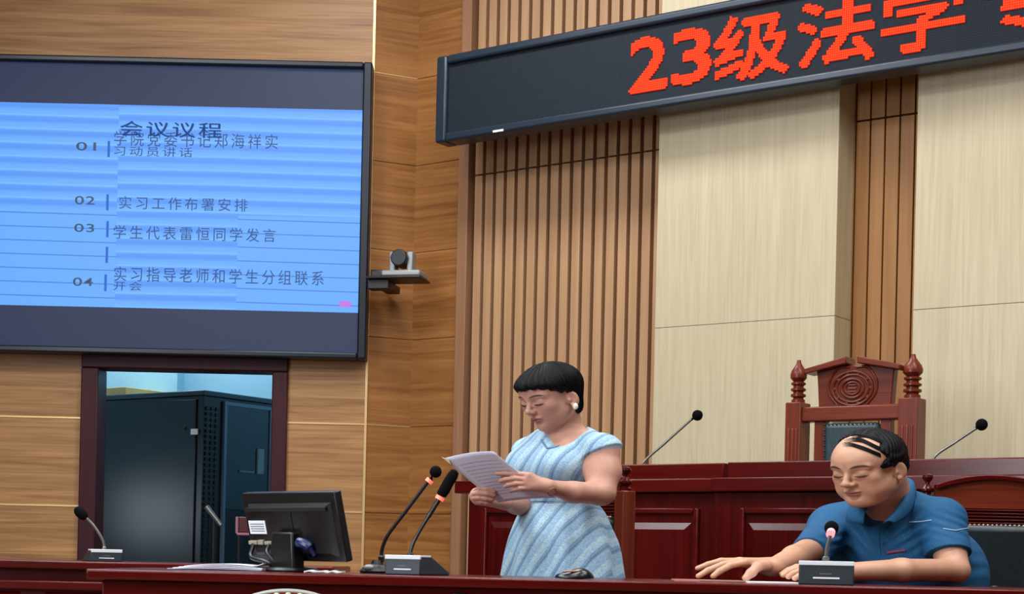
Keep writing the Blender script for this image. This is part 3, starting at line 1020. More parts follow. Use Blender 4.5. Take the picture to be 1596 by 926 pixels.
s1 = P(265, 878, 5.25)
dz_ = s1.z
sdk = thing('side_desk', 'dark red desk further back at the left edge before the doorway', 'desk', T((0, 5.25, 0)))
sxl, sxr = P(-260, 876, 5.25).x, P(520, 880, 5.25).x
bm = BM(); box(bm, sxl, sxr, 0, 0.55, dz_ - 0.026, dz_)
mk('tabletop', bm, M['red_wood'], sdk, bevel=0.005)
bm = BM(); box(bm, sxl + 0.03, sxr - 0.03, 0.05, 0.08, 0, dz_ - 0.026)
fp = mk('front_panel', bm, M['red_wood'], sdk)
zl_ = P(80, 905, 5.25).z
bm = BM(); box(bm, sxl + 0.02, sxr - 0.02, 0.02, 0.05, zl_ - 0.03, zl_)
mk('apron_moulding', bm, M['red_wood'], sdk, bevel=0.006)
for a, b in ((P(-150, 920, 5.25).x, P(28, 920, 5.25).x), (P(60, 920, 5.25).x, P(240, 920, 5.25).x)):
    bm = BM(); frustum(bm, a, b, 0.08, P(80, 920, 5.25).z, 0.055, 0.025, 0.025, 0.035)
    mk('raised_panel', bm, M['red_wood'], fp)
for a in (sxl + 0.03, sxr - 0.06):
    bm = BM(); box(bm, a, a + 0.03, 0.08, 0.5, 0, dz_ - 0.026)
    mk('side_panel', bm, M['red_wood_up'], sdk)

# ------------------------------------------------------------------ things on the desks
# monitor seen from behind
mc = P(466, 889, 4.15)
yaw = math.radians(-46)
mon = thing('computer_monitor', 'black computer monitor seen from behind with white sticker on its back', 'monitor', T((mc.x, mc.y, DT), yaw))
tilt = Matrix.Rotation(math.radians(-14), 4, 'X')
zlo = P(562, 876.5, 4.03).z - DT
Hm = (P(545, 767, 4.03).z - P(562, 876.5, 4.03).z) / math.cos(math.radians(14))
Wm = 0.385
pv = Matrix.Translation((0.004, 0.0, zlo)) @ Matrix.Rotation(math.radians(14), 4, 'X')
def mon_part(name, bm, mat, par=mon, bevel=0.0, seg=2):
    bmesh.ops.transform(bm, matrix=pv, verts=bm.verts)
    return mk(name, bm, mat, par, bevel=bevel, seg=seg)
mx0, mx1 = -Wm * 0.50, Wm * 0.50
bm = BM(); box(bm, mx0, mx1, -0.006, 0.016, 0, Hm)
hs = mon_part('screen_housing', bm, M['black_plastic'], bevel=0.004)
bm = BM(); box(bm, mx0 + 0.012, mx1 - 0.012, 0.0155, 0.0172, 0.014, Hm - 0.012)
mon_part('display', bm, plain('display_black', (6, 7, 9), 0.12), hs)
bm = BM(); frustum(bm, mx0 + 0.02, mx1 - 0.02, 0.012, Hm - 0.026, -0.005, 0.02, 0.012, -0.018)
bmesh.ops.recalc_face_normals(bm, faces=bm.faces)
mon_part('back_cover', bm, M['black_plastic'], hs)
bm = BM(); box(bm, mx0 + 0.03, mx0 + 0.10, -0.0195, -0.017, 0.072, 0.106)
mon_part('white_sticker', bm, M['white_mark'], hs)
bm = BM()
for q in range(4): box(bm, mx0 + 0.036, mx0 + 0.094, -0.0199, -0.0194, 0.078 + q * 0.006, 0.0805 + q * 0.006)
mon_part('sticker_print', bm, plain('sticker_grey', (120, 122, 128), 0.7), hs)
bm = BM()
for a, w, h in ((0.022, 0.035, 0.010), (0.062, 0.022, 0.012), (0.09, 0.03, 0.009), (0.125, 0.018, 0.012)):
    box(bm, mx0 + a, mx0 + a + w, -0.026, -0.016, 0.045, 0.045 + h)
mon_part('cable_plugs', bm, plain('plug_beige', (150, 144, 120), 0.5), hs, bevel=0.002)
bm = BM()
tube(bm, curve_pts([(mx0 + 0.04, -0.024, 0.045), (mx0 + 0.06, -0.05, 0.02), (mx0 + 0.12, -0.055, 0.01), (mx0 + 0.17, -0.04, -0.012)], 24), 0.006, 8)
tube(bm, curve_pts([(mx0 + 0.11, -0.024, 0.045), (mx0 + 0.13, -0.05, 0.03), (mx0 + 0.16, -0.05, 0.005)], 24), 0.005, 8)
mon_part('cables', bm, M['black_plastic'], hs)
bm = BM()
tube(bm, curve_pts([(0.03, -0.02, 0.04), (0.055, -0.035, 0.055), (0.085, -0.03, 0.045), (0.09, -0.02, 0.02)], 24), [0.008] * 9 + [0.013] * 9 + [0.006] * 7, 10)
mon_part('blue_plug', bm, plain('blue_plug', (14, 34, 84), 0.35), hs)
bm = BM(); box(bm, 0.018, 0.021, -0.0195, -0.0172, 0.05, Hm - 0.045)
mon_part('cover_seam', bm, plain('seam', (6, 6, 8), 0.6), hs)
bm = BM(); box(bm, mx0 + 0.024, mx1 - 0.03, -0.0195, -0.014, Hm - 0.045, Hm - 0.036)
mon_part('vent_strip', bm, plain('vent', (24, 25, 29), 0.5), hs)
bm = BM(); prism(bm, [(-0.055, 0.0), (0.05, 0.0), (0.04, zlo + 0.07), (-0.045, zlo + 0.07)], -0.055, -0.018)
mk('stand_neck', bm, M['black_plastic'], mon, bevel=0.006)
bm = BM(); lathe(bm, [(0.064, 0), (0.066, 0.004), (0.06, 0.010), (0.03, 0.013)], 0, -0.02, 32)
mk('stand_base', bm, M['black_plastic'], mon)

# papers by the monitor
def sheet_stack(name, label, pts, layers, mat, th, cat='papers', group=None):
    """a thin stack following a profile of (x, z) from P-plane points"""
    pass
pl = P(267, 880, 4.12)
pp = thing('paper_stack', 'loose white papers on the front desk left of the monitor', 'papers', T((pl.x, 4.12, DT)))
Lp = P(412, 882, 4.12).x - pl.x
rnd = random.Random(4)
for i in range(4):
    bm = BM()
    n_ = 14
    sh = i * 0.012
    prof = []
    for q in range(n_ + 1):
        t = q / n_
        prof.append((sh + t * (Lp - sh), 0.0015 + i * 0.0022 + 0.006 * math.sin(t * 3.1) * (0.4 + 0.25 * i) + (0.010 * max(0, (t - 0.85) / 0.15) ** 2 if i == 3 else 0)))
    prism(bm, prof + [(a, b + 0.0014) for a, b in prof[::-1]], -0.05 + i * 0.01, 0.14 + i * 0.01)
    mk('sheet', bm, M['white_paper'] if i % 2 else M['paper'], pp)
pr = P(506, 889, 4.0)
bm = BM()
prof = [(-0.045 + 0.09 * q / 8, 0.0008 + 0.003 * math.sin(q * 1.3) ** 2) for q in range(9)]
prism(bm, prof + [(a, b + 0.0035) for a, b in prof[::-1]], -0.04, 0.05)
tag(mk('tissue_packet', bm, M['white_paper'], None, T((pr.x, 4.0, DT))), 'flat white folded tissue right of the monitor base', 'tissue')

# table microphones
def mic(name, label, frame, w, h, depth, neck, rads, ring, head, head_r, slope_top=0.35, light_top=True, marks=True, base=True, group='desk microphones', foam=None):
    u = thing(name, label, 'microphone', frame, group)
    if base:
        bm = BM()
        # rear face towards -y, wedge sloping down away
        vs = [(-w / 2, 0, 0), (w / 2, 0, 0), (w / 2, 0, h), (-w / 2, 0, h), (-w / 2, depth, 0), (w / 2, depth, 0), (w / 2, depth, h * 0.16), (-w / 2, depth, h * 0.16), (-w / 2, depth * slope_top, h), (w / 2, depth * slope_top, h)]
        v = [bm.verts.new(p) for p in vs]
        for f in ((0, 1, 2, 3), (3, 2, 9, 8), (8, 9, 6, 7), (7, 6, 5, 4), (0, 4, 5, 1), (1, 5, 6, 9, 2), (0, 3, 8, 7, 4)):
            bm.faces.new([v[i] for i in f])
        b_ = mk('base', bm, M['slate_plastic'], u, bevel=0.003)
        if light_top:
            bm = BM(); box(bm, -w / 2, w / 2, -0.0012, depth * slope_top, h - 0.009, h + 0.0012)
            mk('lit_top_strip', bm, M['pale_plastic'], b_, bevel=0.001)  # pale colour stands in for light caught on the front chamfer
        if marks:
            bm = BM()
            box(bm, -w * 0.24, w * 0.24, -0.001, 0, h * 0.26, h * 0.33)
            mk('white_line', bm, M['white_mark'], b_)
            bm = BM()
            for q in range(7): box(bm, -w * 0.12 + q * w * 0.032, -w * 0.12 + q * w * 0.032 + w * 0.02, -0.001, 0, h * 0.45, h * 0.5)
            mk('printed_mark', bm, plain('faint_mark', (120, 130, 136), 0.6), b_)
    bm = BM(); tube(bm, neck, rads, 10)
    nk = mk('gooseneck', bm, M['grey_metal'] if foam != 'dark' else M['dark_metal'], u)
    if ring:
        bm = BM(); tube(bm, ring[:2], ring[2], 14)
        mk('light_ring', bm, M['glow_ring'] if len(ring) < 4 else ring[3], nk)
    bm = BM(); tube(bm, head, head_r, 16)
    mk('windscreen', bm, M['foam'], nk)
    return u
def rel(px, py, Y, o):
    p = P(px, py, Y)
    return Vector(p) - o
def frame_at(px, py, Y, yaw, z=None):
    p = P(px, py, Y)
    fr = T((p.x, p.y, DT if z is None else z), yaw)
    inv = fr.inverted()
    return fr, (lambda a, b, Yc=Y: inv @ P(a, b, Yc))
def ballhead(c, d, r):
    """a rounded capsule head of radius r around c along d"""
    d = Vector(d).normalized()
    ts = [-1.0, -0.92, -0.7, -0.35, 0, 0.35, 0.7, 0.92, 1.0]
    return [Vector(c) + d * r * t for t in ts], [r * max(0.12, math.sqrt(max(0, 1 - t * t))) for t in ts]
# rear mic of the pair
fr, q = frame_at(595, 885, 4.22, 0)
ctrl = curve_pts([q(594, 876), q(596, 855), q(606, 832), q(634, 795), q(668, 750)], 32)
hd, hr = ballhead(q(679, 735.5), q(679, 735.5) - q(668, 750), 0.0155)
u = mic('gooseneck_microphone', 'tall gooseneck microphone with round foam head, rear of the pair beside the monitor', fr, 0, 0, 0, ctrl, [0.008] * 4 + [0.0048] * (len(ctrl) - 4),
        (q(667, 752), q(671, 747.5), 0.010), [q(671, 748)] + hd, [0.006] + hr, base=False, foam='dark')
bm = BM(); lathe(bm, [(0.042, 0), (0.044, 0.006), (0.036, 0.016), (0.016, 0.024), (0.012, 0.034)], -0.012, 0, 28)
mk('base', bm, M['black_plastic'], u)
bm = BM(); ball(bm, (-0.03, -0.03, 0.014), 0.011, 1.3, 1, 0.8)
mk('base_knob', bm, M['silver'], u)
# wedge unit
fr, q = frame_at(627, 893, 4.0, math.radians(-26))
ctrl = curve_pts([q(639, 868, 4.03), q(643, 850, 4.03), q(655, 826, 4.03), q(684, 779, 4.03)], 30)
wh = [q(687, 773, 4.03), q(688, 771, 4.03), q(692, 765, 4.03), q(699, 752, 4.03), q(706, 741, 4.03), q(709.5, 735, 4.03), q(711, 733, 4.03)]
mic('gooseneck_microphone', 'wedge-based microphone with long black foam windscreen near the standing woman', fr, 0.098, P(627, 866, 4.0).z - DT, 0.15, ctrl,
    [0.0075] * 4 + [0.0045] * (len(ctrl) - 10) + [0.006] * 6, (q(684, 779, 4.03), q(687, 774, 4.03), 0.011), wh, [0.008, 0.0125, 0.0135, 0.0135, 0.013, 0.010, 0.004], foam='dark')
# the seated man's unit
fr, q = frame_at(1287.5, 910, 3.9, math.radians(-10.7))
ctrl = curve_pts([q(1287, 874, 3.93), q(1288, 860, 3.93), q(1291, 846, 3.93), q(1294, 835, 3.93)], 24)
hd, hr = ballhead(q(1296, 823, 4.0), Vector((0.2, 0.9, 0.35)), 0.0175)
mic('gooseneck_microphone', 'grey wedge-based microphone with pink light ring before the seated man', fr, 85 * 3.9 / F, P(1287, 875.5, 3.9).z - DT, 0.12, ctrl,
    [0.0085] * 4 + [0.0045] * (len(ctrl) - 4), (q(1294.2, 833, 3.935), q(1295.3, 829.5, 3.955), 0.0105, plain('pink_ring', (246, 190, 196), 0.4, emit=(255, 110, 130), estr=0.5)), hd, hr)
# side desk mic
fr, q = frame_at(166, 874.5, 5.32, math.radians(24), dz_)
ctrl = curve_pts([q(163, 858, 5.36), q(160, 842, 5.36), q(147, 821, 5.36), q(135, 808, 5.36)], 30)
wh = [q(134, 808, 5.36), q(131, 805, 5.36), q(126, 800, 5.36), q(121, 795, 5.36), q(118, 792, 5.36)]
mic('gooseneck_microphone', 'wedge-based microphone alone on the side desk at far left', fr, 48 * 5.32 / F, P(166, 857, 5.32).z - dz_, 0.16, ctrl,
    [0.007] * 4 + [0.0045] * (len(ctrl) - 4), None, wh, [0.009, 0.015, 0.017, 0.015, 0.008])
# bench microphones
def bench_mic(pb, pm, ph, label):
    Yb = P(*pb, 1).y
    s, z = BP.hit(pb[0], pb[1], 0.24)
    w0 = BP.M @ Vector((s, 0.24, 0))
    Yc = w0.y
    fr = T((w0.x, w0.y, zt_lo), 0)
    inv = fr.inverted()
    g = lambda a, b: inv @ P(a, b, Yc)
    foot = Vector((g(*pb).x - 0.008, 0, 0.03))
    ctrl = curve_pts([foot, g(*pb), g(*pm), g(ph[0] - 9, ph[1] + 6)], 30)
    hd, hr = ballhead(g(*ph), g(*ph) - g(*pm), 0.0205)
    u = mic('gooseneck_microphone', label, fr, 0, 0, 0, ctrl, 0.0048, None, [g(ph[0] - 9, ph[1] + 6)] + hd, [0.007] + hr, base=False, group='bench microphones')
    bm = BM(); box(bm, foot.x - 0.05, foot.x + 0.05, -0.05, 0.05, 0, 0.035)
    mk('base', bm, M['slate_plastic'], u, bevel=0.006)
bench_mic((1003, 721), (1035, 692), (1087, 647.5), 'gooseneck microphone rising from the bench left of the judge chair')
bench_mic((1457, 712), (1488, 690), (1530, 662), 'gooseneck microphone rising from the bench right of the judge chair')

# small things on the front desk
q = P(895, 903, 3.95)
bm = BM()
bmesh.ops.create_uvsphere(bm, u_segments=24, v_segments=12, radius=1.0, matrix=Matrix.Diagonal((0.047, 0.034, 0.021, 1)))
for v in bm.verts:
    if v.co.z < 0: v.co.z *= 0.12
    v.co.z += 0.0028 - 0.10 * min(0, v.co.x) * 0.0
    if v.co.z > 0.004: v.co.z *= 1.0 + 0.25 * math.sin(v.co.x * 60)
mouse = thing('computer_mouse', 'small black glossy mouse on the desk before the standing woman', 'mouse', T((q.x, q.y, DT)))
mk('shell', bm, plain('mouse_black', (14, 13, 16), 0.25), mouse)
bm = BM(); tube(bm, curve_pts([(-0.028, -0.02, 0.017), (0.0, -0.024, 0.0185), (0.026, -0.016, 0.018)], 12), 0.0022, 8)
mk('reflective_strip', bm, plain('mouse_strip', (176, 130, 110), 0.25, 0.4), mouse)
q = P(1205, 907, 4.02)
bm = BM(); box(bm, -0.07, 0.075, -0.06, 0.10, 0.0, 0.003)
tag(mk('paper_sheet', bm, M['white_paper'], None, T((q.x, q.y, DT), math.radians(6))), 'white sheet lying under the seated man near his microphone', 'paper')
q = P(1112, 904, 4.02)
fo = thing('folder', 'thin folder with a pale red edge under the fingertips of the seated man', 'folder', T((q.x, q.y, DT), math.radians(-3)))
bm = BM(); box(bm, -0.095, 0.075, -0.03, 0.15, 0.0, 0.004); mk('cover', bm, plain('folder_tan', (150, 104, 92), 0.6), fo, bevel=0.001)
bm = BM(); box(bm, -0.0955, -0.035, -0.0305, -0.028, 0.0005, 0.0046); mk('edge_tab', bm, plain('folder_pink', (214, 132, 130), 0.5), fo)

# ------------------------------------------------------------------ people: smooth-blended solids polygonised block by block
from mathutils.bvhtree import BVHTree
SQ = 0.80                                                    # the photo's flattened proportions, applied to each finished figure


def W(px, py, Y):
    p = P(px, py, Y)
    return np.array((p.x, p.y, CZ + (p.z - CZ) / SQ))


def floor_z():
    return CZ - CZ / SQ


class Solid:
    def __init__(s):
        s.prims = []

    def add(s, fn, lo, hi, k, op):
        s.prims.append((fn, np.asarray(lo) - k - 0.004, np.asarray(hi) + k + 0.004, k, op))

    def cap(s, a, b, ra, rb=None, k=0.01, op='u', cut=None):
        a, b = np.asarray(a, float), np.asarray(b, float)
        rb = ra if rb is None else rb
        ba = b - a
        l2 = float(ba @ ba) + 1e-12

        def fn(x, y, z):
            px, py, pz = x - a[0], y - a[1], z - a[2]
            h = np.clip((px * ba[0] + py * ba[1] + pz * ba[2]) / l2, 0, 1)
            d = np.sqrt((px - h * ba[0]) ** 2 + (py - h * ba[1]) ** 2 + (pz - h * ba[2]) ** 2) - (ra + (rb - ra) * h)
            if cut is not None:
                c, n = cut
                d = np.maximum(d, (x - c[0]) * n[0] + (y - c[1]) * n[1] + (z - c[2]) * n[2])
            return d
        r = max(ra, rb)
        s.add(fn, np.minimum(a, b) - r, np.maximum(a, b) + r, k, op)

    def chain(s, pts, rad, k=0.006):
        for i in range(len(pts) - 1):
            s.cap(pts[i], pts[i + 1], rad[i], rad[i + 1], k)

    def ell(s, c, r, R=None, k=0.01, op='u'):
        c, r = np.asarray(c, float), np.asarray(r, float)
        R = np.eye(3) if R is None else R
        ext = np.sqrt(((R * r[None, :]) ** 2).sum(1))

        def fn(x, y, z):
            px, py, pz = x - c[0], y - c[1], z - c[2]
            q = [(R[0, i] * px + R[1, i] * py + R[2, i] * pz) for i in range(3)]
            k0 = np.sqrt(sum((q[i] / r[i]) ** 2 for i in range(3)))
            k1 = np.sqrt(sum((q[i] / r[i] ** 2) ** 2 for i in range(3))) + 1e-9
            return k0 * (k0 - 1) / k1
        s.add(fn, c - ext, c + ext, k, op)

    def func(s, fn, lo, hi, k=0.004, op='i'):
        s.add(fn, lo, hi, k, op)

    def mesh(s, h, N=40):
        us = [p for p in s.prims if p[4] == 'u']
        lo = np.min([p[1] for p in us], 0) - 2 * h
        hi = np.max([p[2] for p in us], 0) + 2 * h
        n = np.ceil((hi - lo) / h).astype(int) + 2
        nb = np.ceil(n / N).astype(int)
        cells, verts, quads = [], [], []
        big = (n + N + 4).astype(np.int64)
        key = lambda i, j, k_: (i.astype(np.int64) * big[1] + j) * big[2] + k_
        offs = [(a, b, c) for a in (0, 1) for b in (0, 1) for c in (0, 1)]
        edges = [(p, q) for p in range(8) for q in range(p + 1, 8) if sum(abs(offs[p][t] - offs[q][t]) for t in range(3)) == 1]
        for bi in range(nb[0]):
            for bj in range(nb[1]):
                for bk in range(nb[2]):
                    i0 = np.array((bi, bj, bk)) * N
                    blo, bhi = lo + i0 * h, lo + (i0 + N + 1) * h
                    act = [p for p in s.prims if np.all(p[1] <= bhi) and np.all(p[2] >= blo)]
                    if not any(p[4] == 'u' for p in act):
                        continue
                    ax = [lo[t] + (i0[t] + np.arange(N + 2)) * h for t in range(3)]
                    x, y, z = ax[0][:, None, None], ax[1][None, :, None], ax[2][None, None, :]
                    D = np.full((N + 2,) * 3, 0.5)
                    for fn, _, _, k, op in act:
                        d = fn(x, y, z)
                        if op == 'u':
                            g = np.maximum(k - np.abs(D - d), 0) / k
                            D = np.minimum(D, d) - g * g * k * 0.25
                        else:
                            d = -d if op == 's' else d
                            g = np.maximum(k - np.abs(D - d), 0) / k
                            D = np.maximum(D, d) + g * g * k * 0.25
                    S = D < 0
                    if not S.any() or S.all():
                        continue
                    # vertices of the (N+1)^3 cells
                    cs = [S[a:a + N + 1, b:b + N + 1, c:c + N + 1] for a, b, c in offs]
                    cnt = sum(c.astype(np.int8) for c in cs)
                    I = np.argwhere((cnt > 0) & (cnt < 8))
                    own = np.all(I < N, 1)
                    J = I[own]
                    if len(J):
                        vals = np.stack([D[J[:, 0] + a, J[:, 1] + b, J[:, 2] + c] for a, b, c in offs], 1)
                        acc = np.zeros((len(J), 3)); num = np.zeros(len(J))
                        for p, q in edges:
                            m = (vals[:, p] < 0) != (vals[:, q] < 0)
                            t = np.where(m, vals[:, p] / np.where(m, vals[:, p] - vals[:, q], 1), 0)
                            e0, e1 = np.array(offs[p], float), np.array(offs[q], float)
                            acc += np.where(m[:, None], e0 + (e1 - e0) * t[:, None], 0)
                            num += m
                        cells.append(key(*(J + i0).T)); verts.append(lo + (J + i0 + acc / num[:, None]) * h)
                    # quads around grid edges whose lower corner is in 1..N of this block
                    for t in range(3):
                        u, v = (t + 1) % 3, (t + 2) % 3
                        a = S[1:N + 1, 1:N + 1, 1:N + 1]
                        sh = [slice(1, N + 1)] * 3
                        sh[t] = slice(2, N + 2)
                        b = S[tuple(sh)]
                        E_ = np.argwhere(a != b) + 1
                        if not len(E_):
                            continue
                        flip = S[E_[:, 0], E_[:, 1], E_[:, 2]]
                        g = E_ + i0
                        q = []
                        for du, dv in ((-1, -1), (0, -1), (0, 0), (-1, 0)):
                            w = g.copy(); w[:, u] += du; w[:, v] += dv
                            q.append(key(*w.T))
                        q = np.stack(q, 1)
                        q[~flip] = q[~flip][:, ::-1]
                        quads.append(q)
        cells, verts, quads = np.concatenate(cells), np.concatenate(verts), np.concatenate(quads)
        o = np.argsort(cells)
        cells, verts = cells[o], verts[o]
        idx = np.searchsorted(cells, quads)
        idx = np.clip(idx, 0, len(cells) - 1)
        ok = np.all(cells[idx] == quads, 1)
        return verts, idx[ok]


def relax(v, f, it=2, w=0.5):
    for _ in range(it):
        acc = np.zeros_like(v); num = np.zeros(len(v))
        for a in range(4):
            b = (a + 1) % 4
            np.add.at(acc, f[:, a], v[f[:, b]]); np.add.at(num, f[:, a], 1)
            np.add.at(acc, f[:, b], v[f[:, a]]); np.add.at(num, f[:, b], 1)
        v = v + w * (acc / np.maximum(num, 1)[:, None] - v)
    return v


def keep_largest(v, f):
    """drop stray crumbs: keep the largest connected piece"""
    lab = np.arange(len(v))
    while True:
        m = lab[f].min(1)
        new = lab.copy()
        for a in range(4):
            np.minimum.at(new, f[:, a], m)
        new = new[new]
        if (new == lab).all():
            break
        lab = new
    best = np.bincount(lab[f[:, 0]]).argmax()
    keep = lab == best
    ids = np.cumsum(keep) - 1
    return v[keep], ids[f[keep[f[:, 0]]]]


def solid_obj(name, v, f, mat, root, col=None):
    """person-space mesh -> flattened, placed under its thing"""
    o = np.array(root.matrix_basis.translation)
    w = v.copy()
    w[:, 2] = CZ + (w[:, 2] - CZ) * SQ
    w -= o
    me = bpy.data.meshes.new(name)
    me.vertices.add(len(w)); me.vertices.foreach_set('co', w.astype(np.float32).ravel())
    me.loops.add(len(f) * 4); me.loops.foreach_set('vertex_index', f.astype(np.int32).ravel())
    me.polygons.add(len(f))
    me.polygons.foreach_set('loop_start', np.arange(0, len(f) * 4, 4, dtype=np.int32))
    me.polygons.foreach_set('use_smooth', np.ones(len(f), dtype=bool))
    me.update(); me.validate()
    if col is not None:
        at = me.color_attributes.new('tone', 'FLOAT_COLOR', 'POINT')
        at.data.foreach_set('color', np.concatenate([col, np.ones((len(col), 1))], 1).astype(np.float32).ravel())
    me.materials.append(mat)
    ob = bpy.data.objects.new(name, me)
    COL.objects.link(ob)
    ob.parent = root
    return ob


def loft_obj(name, rings, mat, root, closed=True, caps=False, smooth=180):
    """rings of person-space points"""
    bm = BM()
    o = root.matrix_basis.translation
    R = [[bm.verts.new((p[0] - o.x, p[1] - o.y, CZ + (p[2] - CZ) * SQ - o.z)) for p in r] for r in rings]
    n = len(rings[0])
    for a, b in zip(R, R[1:]):
        for k in range(n if closed else n - 1):
            bm.faces.new((a[k], a[(k + 1) % n], b[(k + 1) % n], b[k]))
    if caps:
        bm.faces.new(R[0][::-1]); bm.faces.new(R[-1])
    return mk(name, bm, mat, root, smooth=smooth)


def tone_mat(name, rough=0.5, sss=0.12, bump=0.06, nscale=220):
    m, nt, b = new_mat(name)
    L = nt.links.new
    at = nt.nodes.new('ShaderNodeAttribute'); at.attribute_name = 'tone'
    tc = nt.nodes.new('ShaderNodeTexCoord')
    n = nt.nodes.new('ShaderNodeTexNoise'); n.inputs['Scale'].default_value = 26; n.inputs['Detail'].default_value = 4
    L(tc.outputs['Object'], n.inputs['Vector'])
    r = nt.nodes.new('ShaderNodeValToRGB')
    r.color_ramp.elements[0].color, r.color_ramp.elements[1].color = (0.92, 0.86, 0.86, 1), (1.04, 1.03, 1.02, 1)
    r.color_ramp.elements[0].position, r.color_ramp.elements[1].position = 0.3, 0.7
    L(n.outputs['Fac'], r.inputs['Fac'])
    mx = nt.nodes.new('ShaderNodeMix'); mx.data_type = 'RGBA'; mx.blend_type = 'MULTIPLY'
    mx.inputs[0].default_value = 1.0
    L(at.outputs['Color'], mx.inputs[6]); L(r.outputs['Color'], mx.inputs[7])
    L(mx.outputs[2], b.inputs['Base Color'])
    b.inputs['Roughness'].default_value = rough
    b.inputs['Specular IOR Level'].default_value = 0.35
    b.inputs['Subsurface Weight'].default_value = sss
    b.inputs['Subsurface Radius'].default_value = (0.012, 0.005, 0.003)
    b.inputs['Subsurface Scale'].default_value = 0.5
    n2 = nt.nodes.new('ShaderNodeTexNoise'); n2.inputs['Scale'].default_value = nscale
    L(tc.outputs['Object'], n2.inputs['Vector'])
    bp = nt.nodes.new('ShaderNodeBump'); bp.inputs['Strength'].default_value = bump; bp.inputs['Distance'].default_value = 0.001
    L(n2.outputs['Fac'], bp.inputs['Height']); L(bp.outputs['Normal'], b.inputs['Normal'])
    return m


def axes(yaw, pitch=0.0, roll=0.0):
    """columns: subject's left, forward, up; yaw turns the face to the picture's left"""
    y, p = math.radians(yaw), math.radians(pitch)
    l = np.array((math.cos(y), -math.sin(y), 0.0))
    f0 = np.array((-math.sin(y), -math.cos(y), 0.0))
    u0 = np.array((0, 0, 1.0))
    f = f0 * math.cos(p) - u0 * math.sin(p)
    u = u0 * math.cos(p) + f0 * math.sin(p)
    r = math.radians(roll)
    return np.stack((l * math.cos(r) + u * math.sin(r), f, u * math.cos(r) - l * math.sin(r)), 1)


class Head:
    def __init__(s, c, H, R, sx=1.0, sy=1.0):
        s.c, s.H, s.R = np.asarray(c, float), H, R
        s.s = np.array((sx, sy, 1.0)) * H

    def p(s, x, y, z):
        return s.c + s.R @ (np.array((x, y, z)) * s.s)

    def local(s, v):
        return ((v - s.c) @ s.R) / s.s

    def loc_xyz(s, x, y, z):
        px, py, pz = x - s.c[0], y - s.c[1], z - s.c[2]
        return [(s.R[0, i] * px + s.R[1, i] * py + s.R[2, i] * pz) / s.s[i] for i in range(3)]

    def ell(s, S, x, y, z, rx, ry, rz, k=0.05, op='u', rot=None):
        R = s.R if rot is None else s.R @ rot
        S.ell(s.p(x, y, z), np.array((rx, ry, rz)) * s.s, R, k * s.H, op)

    def cap(s, S, a, b, ra, rb, k=0.03, op='u'):
        S.cap(s.p(*a), s.p(*b), ra * s.H, rb * s.H, k * s.H, op)


def rotx(a):
    a = math.radians(a); c, d = math.cos(a), math.sin(a)
    return np.array(((1, 0, 0), (0, c, -d), (0, d, c)))


def rotz(a):
    a = math.radians(a); c, d = math.cos(a), math.sin(a)
    return np.array(((c, -d, 0), (d, c, 0), (0, 0, 1)))


